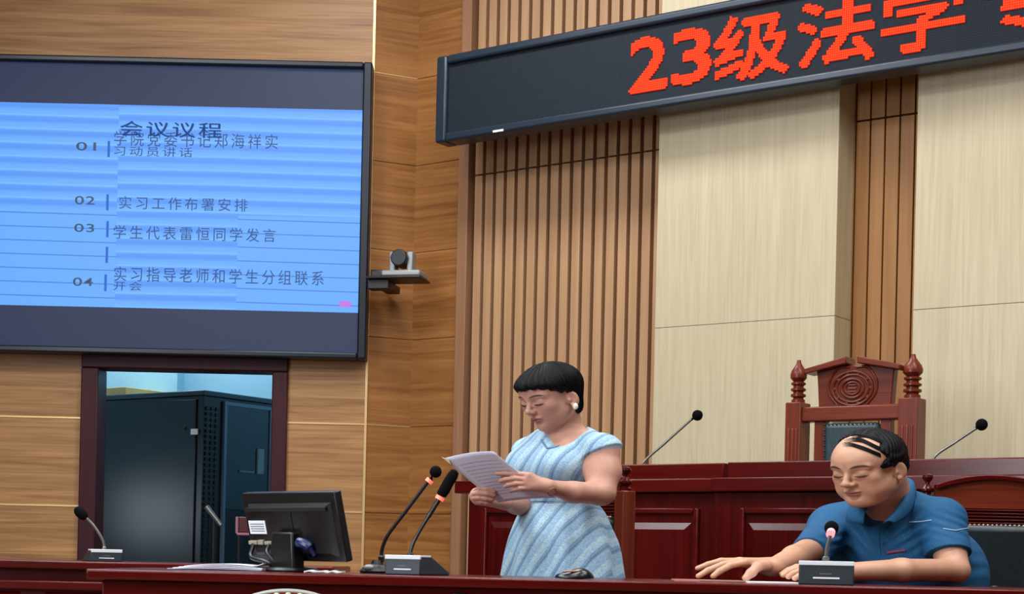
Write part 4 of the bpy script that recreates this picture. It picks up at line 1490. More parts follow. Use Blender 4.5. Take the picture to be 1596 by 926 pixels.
def build_head(S, h, male=False):
    h.ell(S, 0, -0.035, 0.135, 0.335, 0.42, 0.365)                       # cranium
    h.ell(S, 0, 0.13, 0.13, 0.27, 0.275, 0.24, 0.08)                     # forehead
    h.ell(S, 0, 0.12, -0.16, 0.262, 0.27, 0.31, 0.10)                    # face
    w = 0.215 if male else 0.19
    for sg in (-1, 1):
        h.ell(S, sg * w, 0.04, -0.24, 0.10, 0.17, 0.15, 0.10)            # jaw angle
        h.ell(S, sg * 0.178, 0.245, -0.10, 0.085, 0.09, 0.085, 0.09)     # cheek
        if male:
            h.ell(S, sg * 0.16, 0.22, -0.27, 0.10, 0.10, 0.12, 0.10)
    h.ell(S, 0, 0.275, -0.42, 0.105 if male else 0.085, 0.09, 0.075, 0.10)   # chin
    if male:
        h.ell(S, 0, 0.12, -0.44, 0.20, 0.20, 0.09, 0.12)                 # soft underchin
    for sg in (-1, 1):
        h.cap(S, (sg * 0.05, 0.365, 0.065), (sg * 0.20, 0.31, 0.075), 0.038, 0.034, 0.06)   # brow ridge
        h.ell(S, sg * 0.135, 0.425, 0.005, 0.078, 0.062, 0.042, 0.05, 's')  # socket
        h.ell(S, sg * 0.137, 0.312, -0.012, 0.072, 0.066, 0.054, 0.025)     # lidded eye
        h.cap(S, (sg * 0.075, 0.372, -0.068), (sg * 0.19, 0.335, -0.058), 0.014, 0.010, 0.04)  # lower lid pouch
    nb = 0.042 if male else 0.034
    h.cap(S, (0, 0.365, 0.04), (0, 0.455, -0.125), 0.030, nb, 0.045)     # bridge
    h.ell(S, 0, 0.452, -0.138, nb + 0.010, 0.048, 0.040, 0.03)           # tip
    for sg in (-1, 1):
        h.ell(S, sg * (nb + 0.014), 0.415, -0.150, 0.032, 0.045, 0.032, 0.025)
        h.ell(S, sg * 0.026, 0.437, -0.178, 0.016, 0.022, 0.014, 0.012, 's')
    h.ell(S, 0, 0.372, -0.262, 0.092, 0.052, 0.030, 0.03)                # upper lip
    h.ell(S, 0, 0.366, -0.305, 0.078, 0.050, 0.028, 0.03)                # lower lip
    h.cap(S, (-0.085, 0.392, -0.286), (0, 0.430, -0.280), 0.008, 0.008, 0.015, 's')
    h.cap(S, (0.085, 0.392, -0.286), (0, 0.430, -0.280), 0.008, 0.008, 0.015, 's')
    h.ell(S, 0, 0.385, -0.352, 0.07, 0.035, 0.020, 0.04, 's')            # mentolabial fold
    for sg in (-1, 1):                                                   # ears
        rot = rotz(sg * 22) @ rotx(-10)
        h.ell(S, sg * 0.335, -0.045, -0.075, 0.032, 0.082, 0.128, 0.025, rot=rot)
        h.ell(S, sg * 0.378, -0.020, -0.060, 0.028, 0.045, 0.075, 0.02, 's', rot=rot)
        h.ell(S, sg * 0.345, -0.01, -0.180, 0.022, 0.035, 0.035, 0.02)
        h.ell(S, sg * 0.343, 0.03, -0.085, 0.018, 0.020, 0.032, 0.02)


def ramp(x, a, b):
    t = np.clip((x - a) / (b - a), 0, 1)
    return t * t * (3 - 2 * t)


def skin_tone(v, h, base, lip, brow, brow_w=1.0, male=False):
    base, lip, brow = (np.array(lin(c)[:3]) for c in (base, lip, brow))
    col = np.tile(base, (len(v), 1))
    q = h.local(v)
    x, y, z = np.abs(q[:, 0]), q[:, 1], q[:, 2]
    front = ramp(y, 0.16, 0.24)
    def put(m, c):
        col[:] = col * (1 - m[:, None]) + c * m[:, None]
    # cheeks a little ruddy
    put(0.25 * np.exp(-((x - 0.2) ** 2 + (z + 0.12) ** 2) / 0.012) * front, base * np.array((1.0, 0.78, 0.78)))
    # lips
    up = 1 - ramp(np.abs(z + 0.268) / 0.026 + (x / 0.098) ** 2, 0.75, 1.2)
    lo_ = 1 - ramp(np.abs(z + 0.304) / 0.026 + (x / 0.088) ** 2, 0.75, 1.2)
    put(np.maximum(up, lo_) * ramp(y, 0.30, 0.34) * 0.85, lip)
    put((1 - ramp(np.abs(z + 0.285 - 0.06 * x * x / 0.1) / 0.008 + (x / 0.10) ** 2, 0.7, 1.3)) * ramp(y, 0.30, 0.34) * 0.8, lip * 0.35)
    # brows
    bz_ = 0.078 + 0.020 * (1 - ((x - 0.15) / 0.09) ** 2)
    put((1 - ramp(np.abs(z - bz_) / (0.015 * brow_w) + ((x - 0.145) / 0.10) ** 4, 0.6, 1.3)) * front * 0.92, brow)
    # lash line of the lowered lids
    lz_ = -0.040 - 0.014 * (1 - ((x - 0.135) / 0.075) ** 2)
    put((1 - ramp(np.abs(z - lz_) / 0.016 + ((x - 0.137) / 0.078) ** 4, 0.6, 1.3)) * front * 0.9, np.array(lin((30, 20, 20))[:3]))
    # lid crease
    cz_ = 0.012 - 0.02 * ((x - 0.137) / 0.075) ** 2
    put((1 - ramp(np.abs(z - cz_) / 0.008 + ((x - 0.137) / 0.075) ** 4, 0.5, 1.4)) * front * 0.35, base * 0.45)
    # nostrils
    put((1 - ramp(np.sqrt((x - 0.026) ** 2 + ((z + 0.178)) ** 2), 0.010, 0.02)) * ramp(y, 0.40, 0.42) * 0.8, base * 0.15)
    return col


M['skin_f'] = tone_mat('skin_fair', 0.48)
M['skin_m'] = tone_mat('skin_tan', 0.42)


def hair_mat(name, c=(3, 3, 5), hi=(11, 11, 14)):
    m, nt, b = new_mat(name)
    L = nt.links.new
    tc = nt.nodes.new('ShaderNodeTexCoord')
    mp = nt.nodes.new('ShaderNodeMapping'); mp.inputs['Scale'].default_value = (120, 120, 26)
    L(tc.outputs['Object'], mp.inputs['Vector'])
    n = nt.nodes.new('ShaderNodeTexNoise'); n.inputs['Scale'].default_value = 2.2; n.inputs['Detail'].default_value = 5; n.inputs['Distortion'].default_value = 0.4
    L(mp.outputs['Vector'], n.inputs['Vector'])
    r = nt.nodes.new('ShaderNodeValToRGB')
    r.color_ramp.elements[0].position, r.color_ramp.elements[1].position = 0.35, 0.75
    r.color_ramp.elements[0].color, r.color_ramp.elements[1].color = lin(c), lin(hi)
    L(n.outputs['Fac'], r.inputs['Fac']); L(r.outputs['Color'], b.inputs['Base Color'])
    bp = nt.nodes.new('ShaderNodeBump'); bp.inputs['Strength'].default_value = 0.5; bp.inputs['Distance'].default_value = 0.003
    L(n.outputs['Fac'], bp.inputs['Height']); L(bp.outputs['Normal'], b.inputs['Normal'])
    b.inputs['Roughness'].default_value = 0.48
    b.inputs['Specular IOR Level'].default_value = 0.12
    return m


M['hair'] = hair_mat('black_hair')


def bvh_of(ob):
    me = ob.data
    n = len(me.vertices)
    co = np.empty(n * 3, np.float32); me.vertices.foreach_get('co', co)
    co = co.reshape(-1, 3) + np.array(ob.parent.matrix_basis.translation)
    return BVHTree.FromPolygons([tuple(c) for c in co.tolist()], [tuple(p.vertices) for p in me.polygons])


def on_surface(bvh, px, py, lift=0.0):
    a, b = ray(px, py)
    d = Vector((a, 1, b)).normalized()
    hit, nrm, _, _ = bvh.ray_cast(Vector((0, 0, CZ)), d)
    if hit is None:
        return None
    if nrm.dot(d) > 0: nrm = -nrm
    return hit + nrm * lift


def strip_on(name, bvh, pix, r, mat, root, lift=0.001, n=8):
    pts = []
    for (a, b), (c, d) in zip(pix, pix[1:]):
        for i in range(n):
            t = i / n
            q = on_surface(bvh, a + (c - a) * t, b + (d - b) * t, lift)
            if q is not None: pts.append(q - root.matrix_basis.translation)
    q = on_surface(bvh, *pix[-1], lift)
    if q is not None: pts.append(q - root.matrix_basis.translation)
    if len(pts) < 2:
        return None
    bm = BM(); tube(bm, pts, r, 8)
    return mk(name, bm, mat, root)


# ================================================================== the standing woman
YW = 4.62
pz = P(876, 850, YW)
woman = thing('person', 'standing woman in a pale blue sleeveless dress reading from a sheet of paper', 'person', T((pz.x, pz.y, 0)))
Rb = axes(45)
S = Solid()
hw_ = Head(W(858, 617, 4.55), 122 * 4.55 / F, axes(48, 22))
build_head(S, hw_)
lb, fb = Rb[:, 0], Rb[:, 1]
up = np.array((0, 0, 1.0))
torso = [(W(875, 724, YW), (0.142, 0.092, 0.135)), (W(871, 765, YW), (0.108, 0.082, 0.13)), (W(876, 822, YW), (0.098, 0.082, 0.12))]
bust = [(W(873, 728, YW) + lb * sg * 0.064 + fb * 0.060, (0.062, 0.056, 0.062)) for sg in (-1, 1)]
shL, shR = W(938, 703, 4.50), W(826, 706, 4.73)
nk0, nk1 = W(879, 640, 4.60), W(881, 676, 4.64)
def woman_torso(S, g=0.0):
    for c, r in torso: S.ell(c, np.array(r) + g, Rb, 0.05)
    for c, r in bust: S.ell(c, np.array(r) + g, Rb, 0.04)
    S.cap(W(886, 678, 4.63), shL + up * 0.004, 0.036 + g, 0.042 + g, 0.03)
    S.cap(W(872, 680, 4.66), shR + up * 0.004, 0.036 + g, 0.040 + g, 0.03)
woman_torso(S)
S.cap(nk0, nk1, 0.044, 0.050, 0.025)
elL, wrL = W(936, 769, 4.44), W(851, 758, 4.315)
S.chain([shL, W(939.5, 735, 4.48), elL], [0.048, 0.0475, 0.039], 0.02)
S.chain([elL, W(893, 767, 4.375), wrL], [0.038, 0.033, 0.0215], 0.015)
elR, wrR = W(826, 789, 4.64), W(787, 784, 4.50)
S.chain([shR, W(826, 745, 4.70), elR], [0.044, 0.042, 0.035], 0.02)
S.chain([elR, W(806, 787, 4.57), wrR], [0.034, 0.031, 0.021], 0.015)
# her left hand lies over the right edge of the sheet
KN = [(824, 741), (820, 747.5), (821, 754), (826, 760.5)]
for kx, ky in KN:
    S.cap(wrL, W(kx, ky, 4.298), 0.0165, 0.0105, 0.014)
FR = (0.0098, 0.0090, 0.0082, 0.0072)
S.chain([W(824, 741, 4.298), W(804, 738.5, 4.301), W(788, 737.8, 4.314), W(775, 738.3, 4.325)], FR, 0.003)
S.chain([W(820, 747.5, 4.298), W(801, 746, 4.297), W(788, 747.5, 4.308), W(781, 750, 4.321)], FR, 0.003)
S.chain([W(821, 754, 4.298), W(804, 754, 4.296), W(793, 756, 4.307), W(788, 758.5, 4.319)], [r * .96 for r in FR], 0.003)
S.chain([W(826, 760.5, 4.298), W(811, 761.5, 4.296), W(802, 763.5, 4.306), W(797, 765, 4.316)], [r * .86 for r in FR], 0.003)
S.chain([W(846, 752, 4.315), W(829, 744, 4.340), W(813, 742, 4.356), W(801, 742, 4.352)], (0.014, 0.0115, 0.0105, 0.009), 0.006)
# her right hand wraps the lower left edge
KR = [(742, 765.5), (738.5, 771), (739, 777), (744, 782.5)]
for kx, ky in KR:
    S.cap(wrR, W(kx, ky, 4.435), 0.0165, 0.0105, 0.014)
tips = [((747, 762, 4.404), (759, 762.5, 4.398), (770, 766.5, 4.396)), ((745, 769, 4.400), (758, 770, 4.396), (770, 772.5, 4.397)),
        ((746, 776, 4.402), (757, 777.5, 4.400), (767, 779, 4.402)), ((750, 782, 4.408), (758, 784, 4.408), (765, 785.5, 4.412))]
for (kx, ky), tp in zip(KR, tips):
    S.chain([W(kx, ky, 4.435)] + [W(*t) for t in tp], FR, 0.003)
S.chain([W(783, 782, 4.49), W(771, 775, 4.465), W(763, 768, 4.450), W(757, 763, 4.446)], (0.014, 0.0115, 0.0105, 0.009), 0.006)
# legs and feet
fz = floor_z()
for sg in (-1, 1):
    hip = W(877, 840, YW) + lb * sg * 0.055
    knee = hip + np.array((0, 0, -0.38)) + fb * 0.02
    ank = np.array((knee[0], knee[1], fz + 0.08)) - fb * 0.03
    S.chain([hip, knee, knee + (ank - knee) * 0.35 - fb * 0.012, ank], [0.062, 0.052, 0.050, 0.034], 0.03)
    S.cap(ank + np.array((0, 0, -0.045)), ank + fb * 0.14 + np.array((0, 0, -0.05)), 0.034, 0.026, 0.03)
v, f = S.mesh(0.0019)
v = relax(v, f, 1); v, f = keep_largest(v, f)
ct = skin_tone(v, hw_, (192, 146, 126), (152, 72, 72), (36, 24, 24), 0.95)
wb = solid_obj('body', v, f, M['skin_f'], woman, ct)

# dress: bodice, belt, skirt
def dress_mat():
    m, nt, b = new_mat('dress_lace')
    L = nt.links.new
    tc = nt.nodes.new('ShaderNodeTexCoord')
    mp = nt.nodes.new('ShaderNodeMapping'); mp.vector_type = 'POINT'
    mp.inputs['Rotation'].default_value = (0, math.radians(-36), math.radians(30))
    L(tc.outputs['Object'], mp.inputs['Vector'])
    w = nt.nodes.new('ShaderNodeTexWave'); w.wave_type = 'BANDS'; w.bands_direction = 'X'; w.wave_profile = 'SAW'
    w.inputs['Scale'].default_value = 6.2; w.inputs['Distortion'].default_value = 0.5; w.inputs['Detail'].default_value = 1.5; w.inputs['Detail Scale'].default_value = 1.2
    L(mp.outputs['Vector'], w.inputs['Vector'])
    r = nt.nodes.new('ShaderNodeValToRGB')
    e = r.color_ramp.elements
    e[0].position, e[0].color = 0.0, lin((104, 140, 172))
    e[1].position, e[1].color = 1.0, lin((148, 188, 216))
    for p, c in ((0.10, (116, 152, 184)), (0.16, (164, 200, 224)), (0.5, (150, 188, 218)), (0.56, (186, 214, 226)), (0.86, (170, 204, 224)), (0.93, (120, 156, 186))):
        x = e.new(p); x.color = lin(c)
    L(w.outputs['Fac'], r.inputs['Fac'])
    n = nt.nodes.new('ShaderNodeTexNoise'); n.inputs['Scale'].default_value = 240; n.inputs['Detail'].default_value = 2
    L(tc.outputs['Object'], n.inputs['Vector'])
    r2 = nt.nodes.new('ShaderNodeValToRGB')
    r2.color_ramp.elements[0].position, r2.color_ramp.elements[1].position = 0.35, 0.68
    r2.color_ramp.elements[0].color, r2.color_ramp.elements[1].color = (0.68, 0.69, 0.71, 1), (1.04, 1.04, 1.03, 1)
    L(n.outputs['Fac'], r2.inputs['Fac'])
    mx = nt.nodes.new('ShaderNodeMix'); mx.data_type = 'RGBA'; mx.blend_type = 'MULTIPLY'; mx.inputs[0].default_value = 1
    L(r.outputs['Color'], mx.inputs[6]); L(r2.outputs['Color'], mx.inputs[7]); L(mx.outputs[2], b.inputs['Base Color'])
    bp = nt.nodes.new('ShaderNodeBump'); bp.inputs['Strength'].default_value = 0.35; bp.inputs['Distance'].default_value = 0.002
    L(n.outputs['Fac'], bp.inputs['Height']); L(bp.outputs['Normal'], b.inputs['Normal'])
    b.inputs['Roughness'].default_value = 0.62
    b.inputs['Sheen Weight'].default_value = 0.15
    return m
M['dress'] = dress_mat()
M['dress_trim'] = plain('dress_trim', (92, 124, 150), 0.6)
D_ = Solid()
woman_torso(D_, 0.0075)
D_.cap(shL, W(941, 735, 4.48), 0.0575, 0.0575, 0.02, cut=(W(934, 700, 4.46), (lambda n: n / np.linalg.norm(n))(np.array((0.42, -0.25, -0.86)))))
D_.cap(shR, W(826, 745, 4.70), 0.051, 0.05, 0.02, cut=(W(824, 710, 4.7), np.array((-0.3, 0.2, -0.93))))
D_.cap(W(878, 640, 4.60), W(880, 668, 4.62), 0.064, 0.066, 0.012, 's')
D_.cap(W(884, 666, 4.55), W(854, 697, 4.44), 0.058, 0.010, 0.010, 's')
zb_w = W(870, 788, YW)[2]
lo3, hi3 = np.array((-9, -9, -9.0)), np.array((9, 9, 9.0))
D_.func(lambda x, y, z: (zb_w - z) + 0 * x + 0 * y, lo3, hi3)
v, f = D_.mesh(0.0025)
v = relax(v, f, 2); v, f = keep_largest(v, f)
bod = solid_obj('dress_bodice', v, f, M['dress'], woman)
def ring(c, rr, ph_amp=0.0, n=96, seed=0.0):
    out = []
    for q in range(n):
        t = 2 * math.pi * q / n
        fo_ = 1 + ph_amp * (0.6 * math.sin(9 * t + seed) + 0.4 * math.sin(14 * t + 1.3 + seed) + 0.3 * math.sin(5 * t))
        out.append(c + lb * (rr * 1.10 * fo_ * math.cos(t)) + fb * (rr * 0.90 * fo_ * math.sin(t)))
    return out
rows = []
for (py, cx_, rr, am) in ((779, 872, 0.094, 0.0), (785, 873, 0.101, 0.004), (791, 876, 0.110, 0.012), (804, 876, 0.123, 0.02), (820, 875.5, 0.134, 0.03), (840, 877, 0.149, 0.04),
                          (860, 877, 0.158, 0.05), (900, 876, 0.167, 0.06), (960, 876, 0.185, 0.07), (1030, 876, 0.20, 0.08)):
    c = W(cx_, py, YW)
    rows.append(ring(c, rr, am))
sk = loft_obj('dress_skirt', rows, M['dress'], woman)
md = sk.modifiers.new('thickness', 'SOLIDIFY'); md.thickness = 0.003
md = sk.modifiers.new('smooth', 'SUBSURF'); md.levels = 1; md.render_levels = 1
rows = [ring(W(873, py, YW), rr) for py, rr in ((778.5, 0.100), (779, 0.103), (784.5, 0.104), (785, 0.101))]
loft_obj('belt', rows, plain('belt', (96, 138, 146), 0.4, 0.2), woman)
bv = bvh_of(bod)
strip_on('neckline_trim', bv, [(844, 686), (848, 692), (853, 699), (864, 698), (876, 693.5), (896, 683.5), (914, 670.5)], 0.0028, M['dress_trim'], woman, 0.0005)
# hair
h = hw_
Hs = Solid()
h.ell(Hs, 0, -0.06, 0.150, 0.380, 0.465, 0.375, 0.05)
h.ell(Hs, 0, 0.15, 0.16, 0.325, 0.325, 0.27, 0.08)
h.ell(Hs, 0, -0.25, -0.12, 0.25, 0.155, 0.33, 0.10)
def hair_cut(x, y, z):
    lx, ly, lz = h.loc_xyz(x, y, z)
    ax = np.abs(lx)
    b = 0.20 - 0.52 * np.clip(0.36 - ly, 0, 0.7)
    b = np.where(ly < 0.10, 0.04 + 0.0 * ly, b)
    b = np.minimum(b, 1)
    t = np.clip((0.02 - ly) / 0.10, 0, 1)
    b = b * (1 - t) + (-0.39 + 0.35 * np.clip(ax - 0.2, 0, 1)) * t
    comb = 0.010 * np.sin(lx * 60 + ly * 35) + 0.008 * np.sin(lx * 31 - ly * 47)
    return (b + comb * (ly > 0) - lz) * h.H * 0.7
Hs.func(hair_cut, lo3, hi3, 0.012)
for sg in (-1, 1):
    h.ell(Hs, sg * 0.36, -0.01, -0.10, 0.075, 0.085, 0.135, 0.02, 's')
v, f = Hs.mesh(0.0022)
v = relax(v, f, 1); v, f = keep_largest(v, f)
q = h.local(v)
# combed strands: shallow ridges running from the crown
angl = np.arctan2(q[:, 0], q[:, 1] + 0.1)
disp = 0.0016 * np.sin(angl * 46 + 4 * q[:, 2]) + 0.001 * np.sin(angl * 83 + 9 * q[:, 2])
nn = (v - h.c); nn /= np.linalg.norm(nn, axis=1)[:, None]
v = v + nn * disp[:, None]
solid_obj('hair', v, f, M['hair'], woman)
# earring and watch
o_ = woman.matrix_basis.translation
def unsq(p):
    return Vector((p[0], p[1], CZ + (p[2] - CZ) * SQ)) - o_
bm = BM(); ball(bm, unsq(h.p(0.385, 0.0, -0.20)), 0.0075, 1, 1, 1.2)
mk('pearl_earring', bm, plain('pearl', (232, 226, 214), 0.25), woman)
wv = (wrL - W(893, 767, 4.375)); wv /= np.linalg.norm(wv)
wc = wrL - wv * 0.006
n1 = np.cross(wv, up); n1 /= np.linalg.norm(n1); n2 = np.cross(n1, wv)
rows = []
for t, rr in ((-0.0075, 0.0225), (-0.006, 0.0243), (0.006, 0.0240), (0.0075, 0.0222)):
    rows.append([wc + wv * t + (n1 * math.cos(a) + n2 * math.sin(a)) * rr for a in [2 * math.pi * k_ / 28 for k_ in range(28)]])
wt = loft_obj('watch_strap', rows, plain('strap_brown', (62, 48, 46), 0.5), woman)
face_d = np.array((-0.1, -0.80, -0.42)); face_d -= wv * (face_d @ wv); face_d /= np.linalg.norm(face_d)
bm = BM()
a0, a1 = unsq(wc + face_d * 0.021), unsq(wc + face_d * 0.028)
tube(bm, [a0, a1], [0.0125, 0.0125], 20)
wt2 = mk('watch_case', bm, plain('watch_gold', (196, 172, 150), 0.25, 0.8), woman)
bm = BM(); tube(bm, [a1, a1 + (a1 - a0) * 0.12], [0.0095, 0.0095], 20)
mk('watch_dial', bm, plain('watch_dial', (176, 158, 152), 0.3), wt2)
for sg in (-1, 1):
    hip = W(878, 830, YW) + lb * sg * 0.075
    bm = BM()
    c = hip + fb * 0.05
    p0 = Vector((c[0], c[1], 0)) - o_
    Mx = Matrix.Translation(p0 + Vector((0, 0, 0.028))) @ Matrix.Rotation(math.radians(-45), 4, 'Z') @ Matrix.Diagonal((0.045, 0.125, 0.028, 1))
    bmesh.ops.create_uvsphere(bm, u_segments=20, v_segments=12, radius=1, matrix=Mx)
    mk('shoe', bm, M['pale_plastic'], woman)

# the sheet she reads
c4 = {k_: P(*a) for k_, a in dict(TL=(694, 714, 4.37), TR=(769, 704.5, 4.27), BL=(777, 783, 4.43), BR=(866, 776, 4.33)).items()}
po = c4['BL']
sheet = thing('reading_sheet', 'white printed sheet of paper held up by the standing woman', 'paper', T(po))
bm = BM()
n_ = 14
nrm = ((c4['TR'] - c4['TL']).cross(c4['BL'] - c4['TL'])).normalized()
def sheet_pt(u_, v_):
    p = c4['TL'].lerp(c4['TR'], u_).lerp(c4['BL'].lerp(c4['BR'], u_), v_)
    return p + nrm * (0.008 * math.sin(u_ * 3.0) * (1 - v_ * 0.4) - 0.006 * math.sin(v_ * 3.1)) - po
gd = [[bm.verts.new(sheet_pt(i / n_, j / n_)) for j in range(n_ + 1)] for i in range(n_ + 1)]
for i in range(n_):
    for j in range(n_):
        bm.faces.new((gd[i][j], gd[i + 1][j], gd[i + 1][j + 1], gd[i][j + 1]))
ps = mk('page', bm, M['paper'], sheet, smooth=180)
md = ps.modifiers.new('thickness', 'SOLIDIFY'); md.thickness = 0.0008; md.offset = 0
bm = BM()
rnd = random.Random(9)
sgn_n = -1 if nrm.y > 0 else 1
for ln in range(11):
    v_ = 0.16 + ln * 0.066
    u_ = 0.12
    while u_ < 0.86:
        w_ = rnd.uniform(0.03, 0.09)
        e_ = min(u_ + w_, 0.88)
        q = [sheet_pt(u_, v_), sheet_pt(e_, v_), sheet_pt(e_, v_ + 0.014), sheet_pt(u_, v_ + 0.014)]
        bm.faces.new([bm.verts.new(p + nrm * sgn_n * 0.0009) for p in q])
        u_ = e_ + 0.012
mk('printed_lines', bm, plain('print_grey', (172, 172, 194), 0.9), sheet, smooth=0)
# turned corner of the sheet beneath
bm = BM()
a, b_, c = P(689, 713, 4.372), P(703, 724, 4.372), P(700, 716, 4.366)
vs = [bm.verts.new(p - po) for p in (a, b_, c)]
bm.faces.new(vs)
tc_o = mk('turned_corner', bm, plain('paper_warm', (236, 214, 190), 0.8), sheet, smooth=0)
md = tc_o.modifiers.new('thickness', 'SOLIDIFY'); md.thickness = 0.0008

# ================================================================== the seated man
YM = 4.52
pz = P(1430, 900, 4.65)
man = thing('person', 'seated balding man in a blue polo shirt leaning his arms on the front desk', 'person', T((pz.x, pz.y, 0)))
Rm = axes(33)
lm, fm = Rm[:, 0], Rm[:, 1]
S = Solid()
hm = Head(W(1353, 727, 4.33), 136 * 4.33 / F, axes(45, 18), 1.12, 1.12)
build_head(S, hm, True)
mt = [(W(1394, 856, 4.53), (0.185, 0.118, 0.16)), (W(1432, 905, 4.62), (0.175, 0.14, 0.18)), (W(1456, 888, 4.64), (0.118, 0.11, 0.14)), (W(1448, 960, 4.70), (0.17, 0.14, 0.13))]
sL, sR = W(1470, 806, 4.40), W(1302, 820, 4.58)
def man_torso(S, g=0.0):
    for c, r in mt: S.ell(c, np.array(r) + g, Rm, 0.06)
    S.cap(W(1400, 786, 4.48), W(1462, 808, 4.42), 0.048 + g, 0.054 + g, 0.04)
    S.cap(W(1372, 797, 4.52), sR, 0.052 + g, 0.058 + g, 0.04)
man_torso(S)
S.cap(W(1379, 745, 4.38), W(1387, 790, 4.47), 0.056, 0.064, 0.03)
eL = W(1487, 889, 4.29)
S.chain([sL, W(1477, 848, 4.345), eL], [0.048, 0.046, 0.040], 0.02)
S.chain([eL, W(1405, 889, 4.165), W(1300, 892, 4.085)], [0.037, 0.036, 0.026], 0.015)
wl = W(1290, 892, 4.09)
LK = [(1258, 884, 4.165), (1260, 886.5, 4.135), (1264, 889.5, 4.108), (1270, 893, 4.085)]
for kx, ky, kY in LK: S.cap(wl, W(kx, ky, kY), 0.019, 0.0115, 0.016)
FM = (0.0108, 0.0100, 0.0092, 0.0080)
for (kx, ky, kY), tp in zip(LK, [((1242, 884, 4.175), (1229, 889, 4.178), (1219, 895, 4.178)), ((1244, 886.5, 4.14), (1231, 891, 4.142), (1221, 897, 4.142)),
                                 ((1248, 890, 4.106), (1237, 894, 4.106), (1229, 899, 4.106)), ((1256, 894.5, 4.078), (1246, 898, 4.076), (1239, 901.5, 4.074))]):
    S.chain([W(kx, ky, kY)] + [W(*t) for t in tp], FM, 0.003)
S.chain([W(1284, 889, 4.13), W(1268, 888, 4.19), W(1255, 891, 4.215), W(1246, 895, 4.22)], (0.015, 0.0125, 0.0115, 0.0095), 0.006)
eR, wR = W(1270, 853, 4.43), W(1204, 884, 4.22)
S.chain([sR, eR], [0.054, 0.044], 0.02)
S.chain([eR, W(1240, 868, 4.34), wR], [0.041, 0.036, 0.0265], 0.015)
RK = [(1160, 877, 4.15), (1154, 874.5, 4.178), (1152, 874.5, 4.206), (1157, 878, 4.232)]
for kx, ky, kY in RK: S.cap(wR, W(kx, ky, kY), 0.0215, 0.0125, 0.016)
for (kx, ky, kY), tp in zip(RK, [((1139, 881, 4.135), (1122, 890, 4.125), (1112, 898, 4.12)), ((1127, 880, 4.168), (1104, 889, 4.160), (1089, 898, 4.155)),
                                 ((1124, 874.5, 4.204), (1104, 880, 4.20), (1088, 886, 4.195)), ((1136, 878, 4.240), (1120, 883, 4.242), (1109, 888, 4.242))]):
    S.chain([W(kx, ky, kY)] + [W(*t) for t in tp], FM, 0.003)
S.chain([W(1194, 882, 4.18), W(1181, 883, 4.135), W(1171, 893, 4.115), W(1163, 901, 4.108)], (0.0165, 0.0135, 0.0125, 0.0105), 0.008)
v, f = S.mesh(0.0019)
v = relax(v, f, 1); v, f = keep_largest(v, f)
ct = skin_tone(v, hm, (196, 150, 122), (158, 96, 84), (50, 36, 30), 1.25, True)
mb = solid_obj('body', v, f, M['skin_m'], man, ct)

# polo shirt
M['polo'] = plain('polo_blue', (30, 84, 124), 0.75, 0, 0.25, 0.10, 300, 0.25)
M['polo_dark'] = plain('polo_collar', (34, 88, 126), 0.75, 0, 0.25, 0.08, 300, 0.25)
M['polo_line'] = plain('polo_line', (150, 176, 200), 0.8)
Ps = Solid()
man_torso(Ps, 0.012)
def unit(a): return a / np.linalg.norm(a)
ax_ = unit(eL - sL)
Ps.cap(W(1466, 810, 4.40), W(1482, 885, 4.30), 0.064, 0.060, 0.035, cut=(W(1480, 866, 4.33), unit(ax_ + np.array((0.05, 0, 0)))))
ax_ = unit(eR - sR)
Ps.cap(sR, W(1254, 872, 4.36), 0.066, 0.052, 0.035, cut=(W(1263, 860, 4.40), unit(ax_ + np.array((-0.1, -0.1, 0)))))
Ps.cap(W(1380, 735, 4.38), W(1388, 782, 4.46), 0.064, 0.068, 0.012, 's')
Ps.cap(W(1380, 770, 4.38), W(1372, 815, 4.33), 0.055, 0.010, 0.012, 's')
def folds(x, y, z):
    return None
v, f = Ps.mesh(0.0027)
v = relax(v, f, 2); v, f = keep_largest(v, f)
# cloth folds: gentle drag lines from the armpits and belly
def fold(v, a, b, amp, wid, freq):
    a, b = np.asarray(a), np.asarray(b)
    d = b - a; L_ = np.linalg.norm(d); d = d / L_
    t = (v - a) @ d
    r = v - a - t[:, None] * d
    dist = np.linalg.norm(r, axis=1)
    side = np.array((0, 0, 1.0)) - d * d[2]; side /= np.linalg.norm(side)
    s_ = r @ side
    return amp * np.cos(s_ * freq) * np.exp(-(dist / wid) ** 2) * np.exp(-((t / L_ - 0.5) / 0.42) ** 2)
disp = fold(v, W(1450, 815, 4.38), W(1395, 850, 4.40), 0.0045, 0.06, 210) + fold(v, W(1440, 850, 4.40), W(1440, 910, 4.50), 0.004, 0.09, 120) \
     + fold(v, W(1320, 805, 4.50), W(1345, 860, 4.42), 0.0045, 0.06, 190) + fold(v, W(1500, 835, 4.36), W(1455, 815, 4.34), 0.004, 0.05, 230) \
     + fold(v, W(1300, 840, 4.48), W(1270, 845, 4.40), 0.0035, 0.05, 240) + fold(v, W(1510, 860, 4.5), W(1470, 900, 4.55), 0.004, 0.07, 170) \
     + fold(v, W(1425, 770, 4.45), W(1480, 790, 4.42), 0.004, 0.05, 200)
nn = np.zeros_like(v)
fn_ = np.cross(v[f[:, 2]] - v[f[:, 0]], v[f[:, 3]] - v[f[:, 1]])
for a in range(4): np.add.at(nn, f[:, a], fn_)
nn /= np.linalg.norm(nn, axis=1)[:, None] + 1e-12
v = v + nn * disp[:, None]
shirt = solid_obj('polo_shirt', v, f, M['polo'], man)
sb = bvh_of(shirt)
strip_on('shoulder_piping', sb, [(1418, 814), (1436, 813), (1452, 811)], 0.0016, M['polo_line'], shirt_root := man, 0.0004)
strip_on('sleeve_piping', sb, [(1470, 824), (1490, 827), (1511, 823)], 0.0016, M['polo_line'], man, 0.0004)
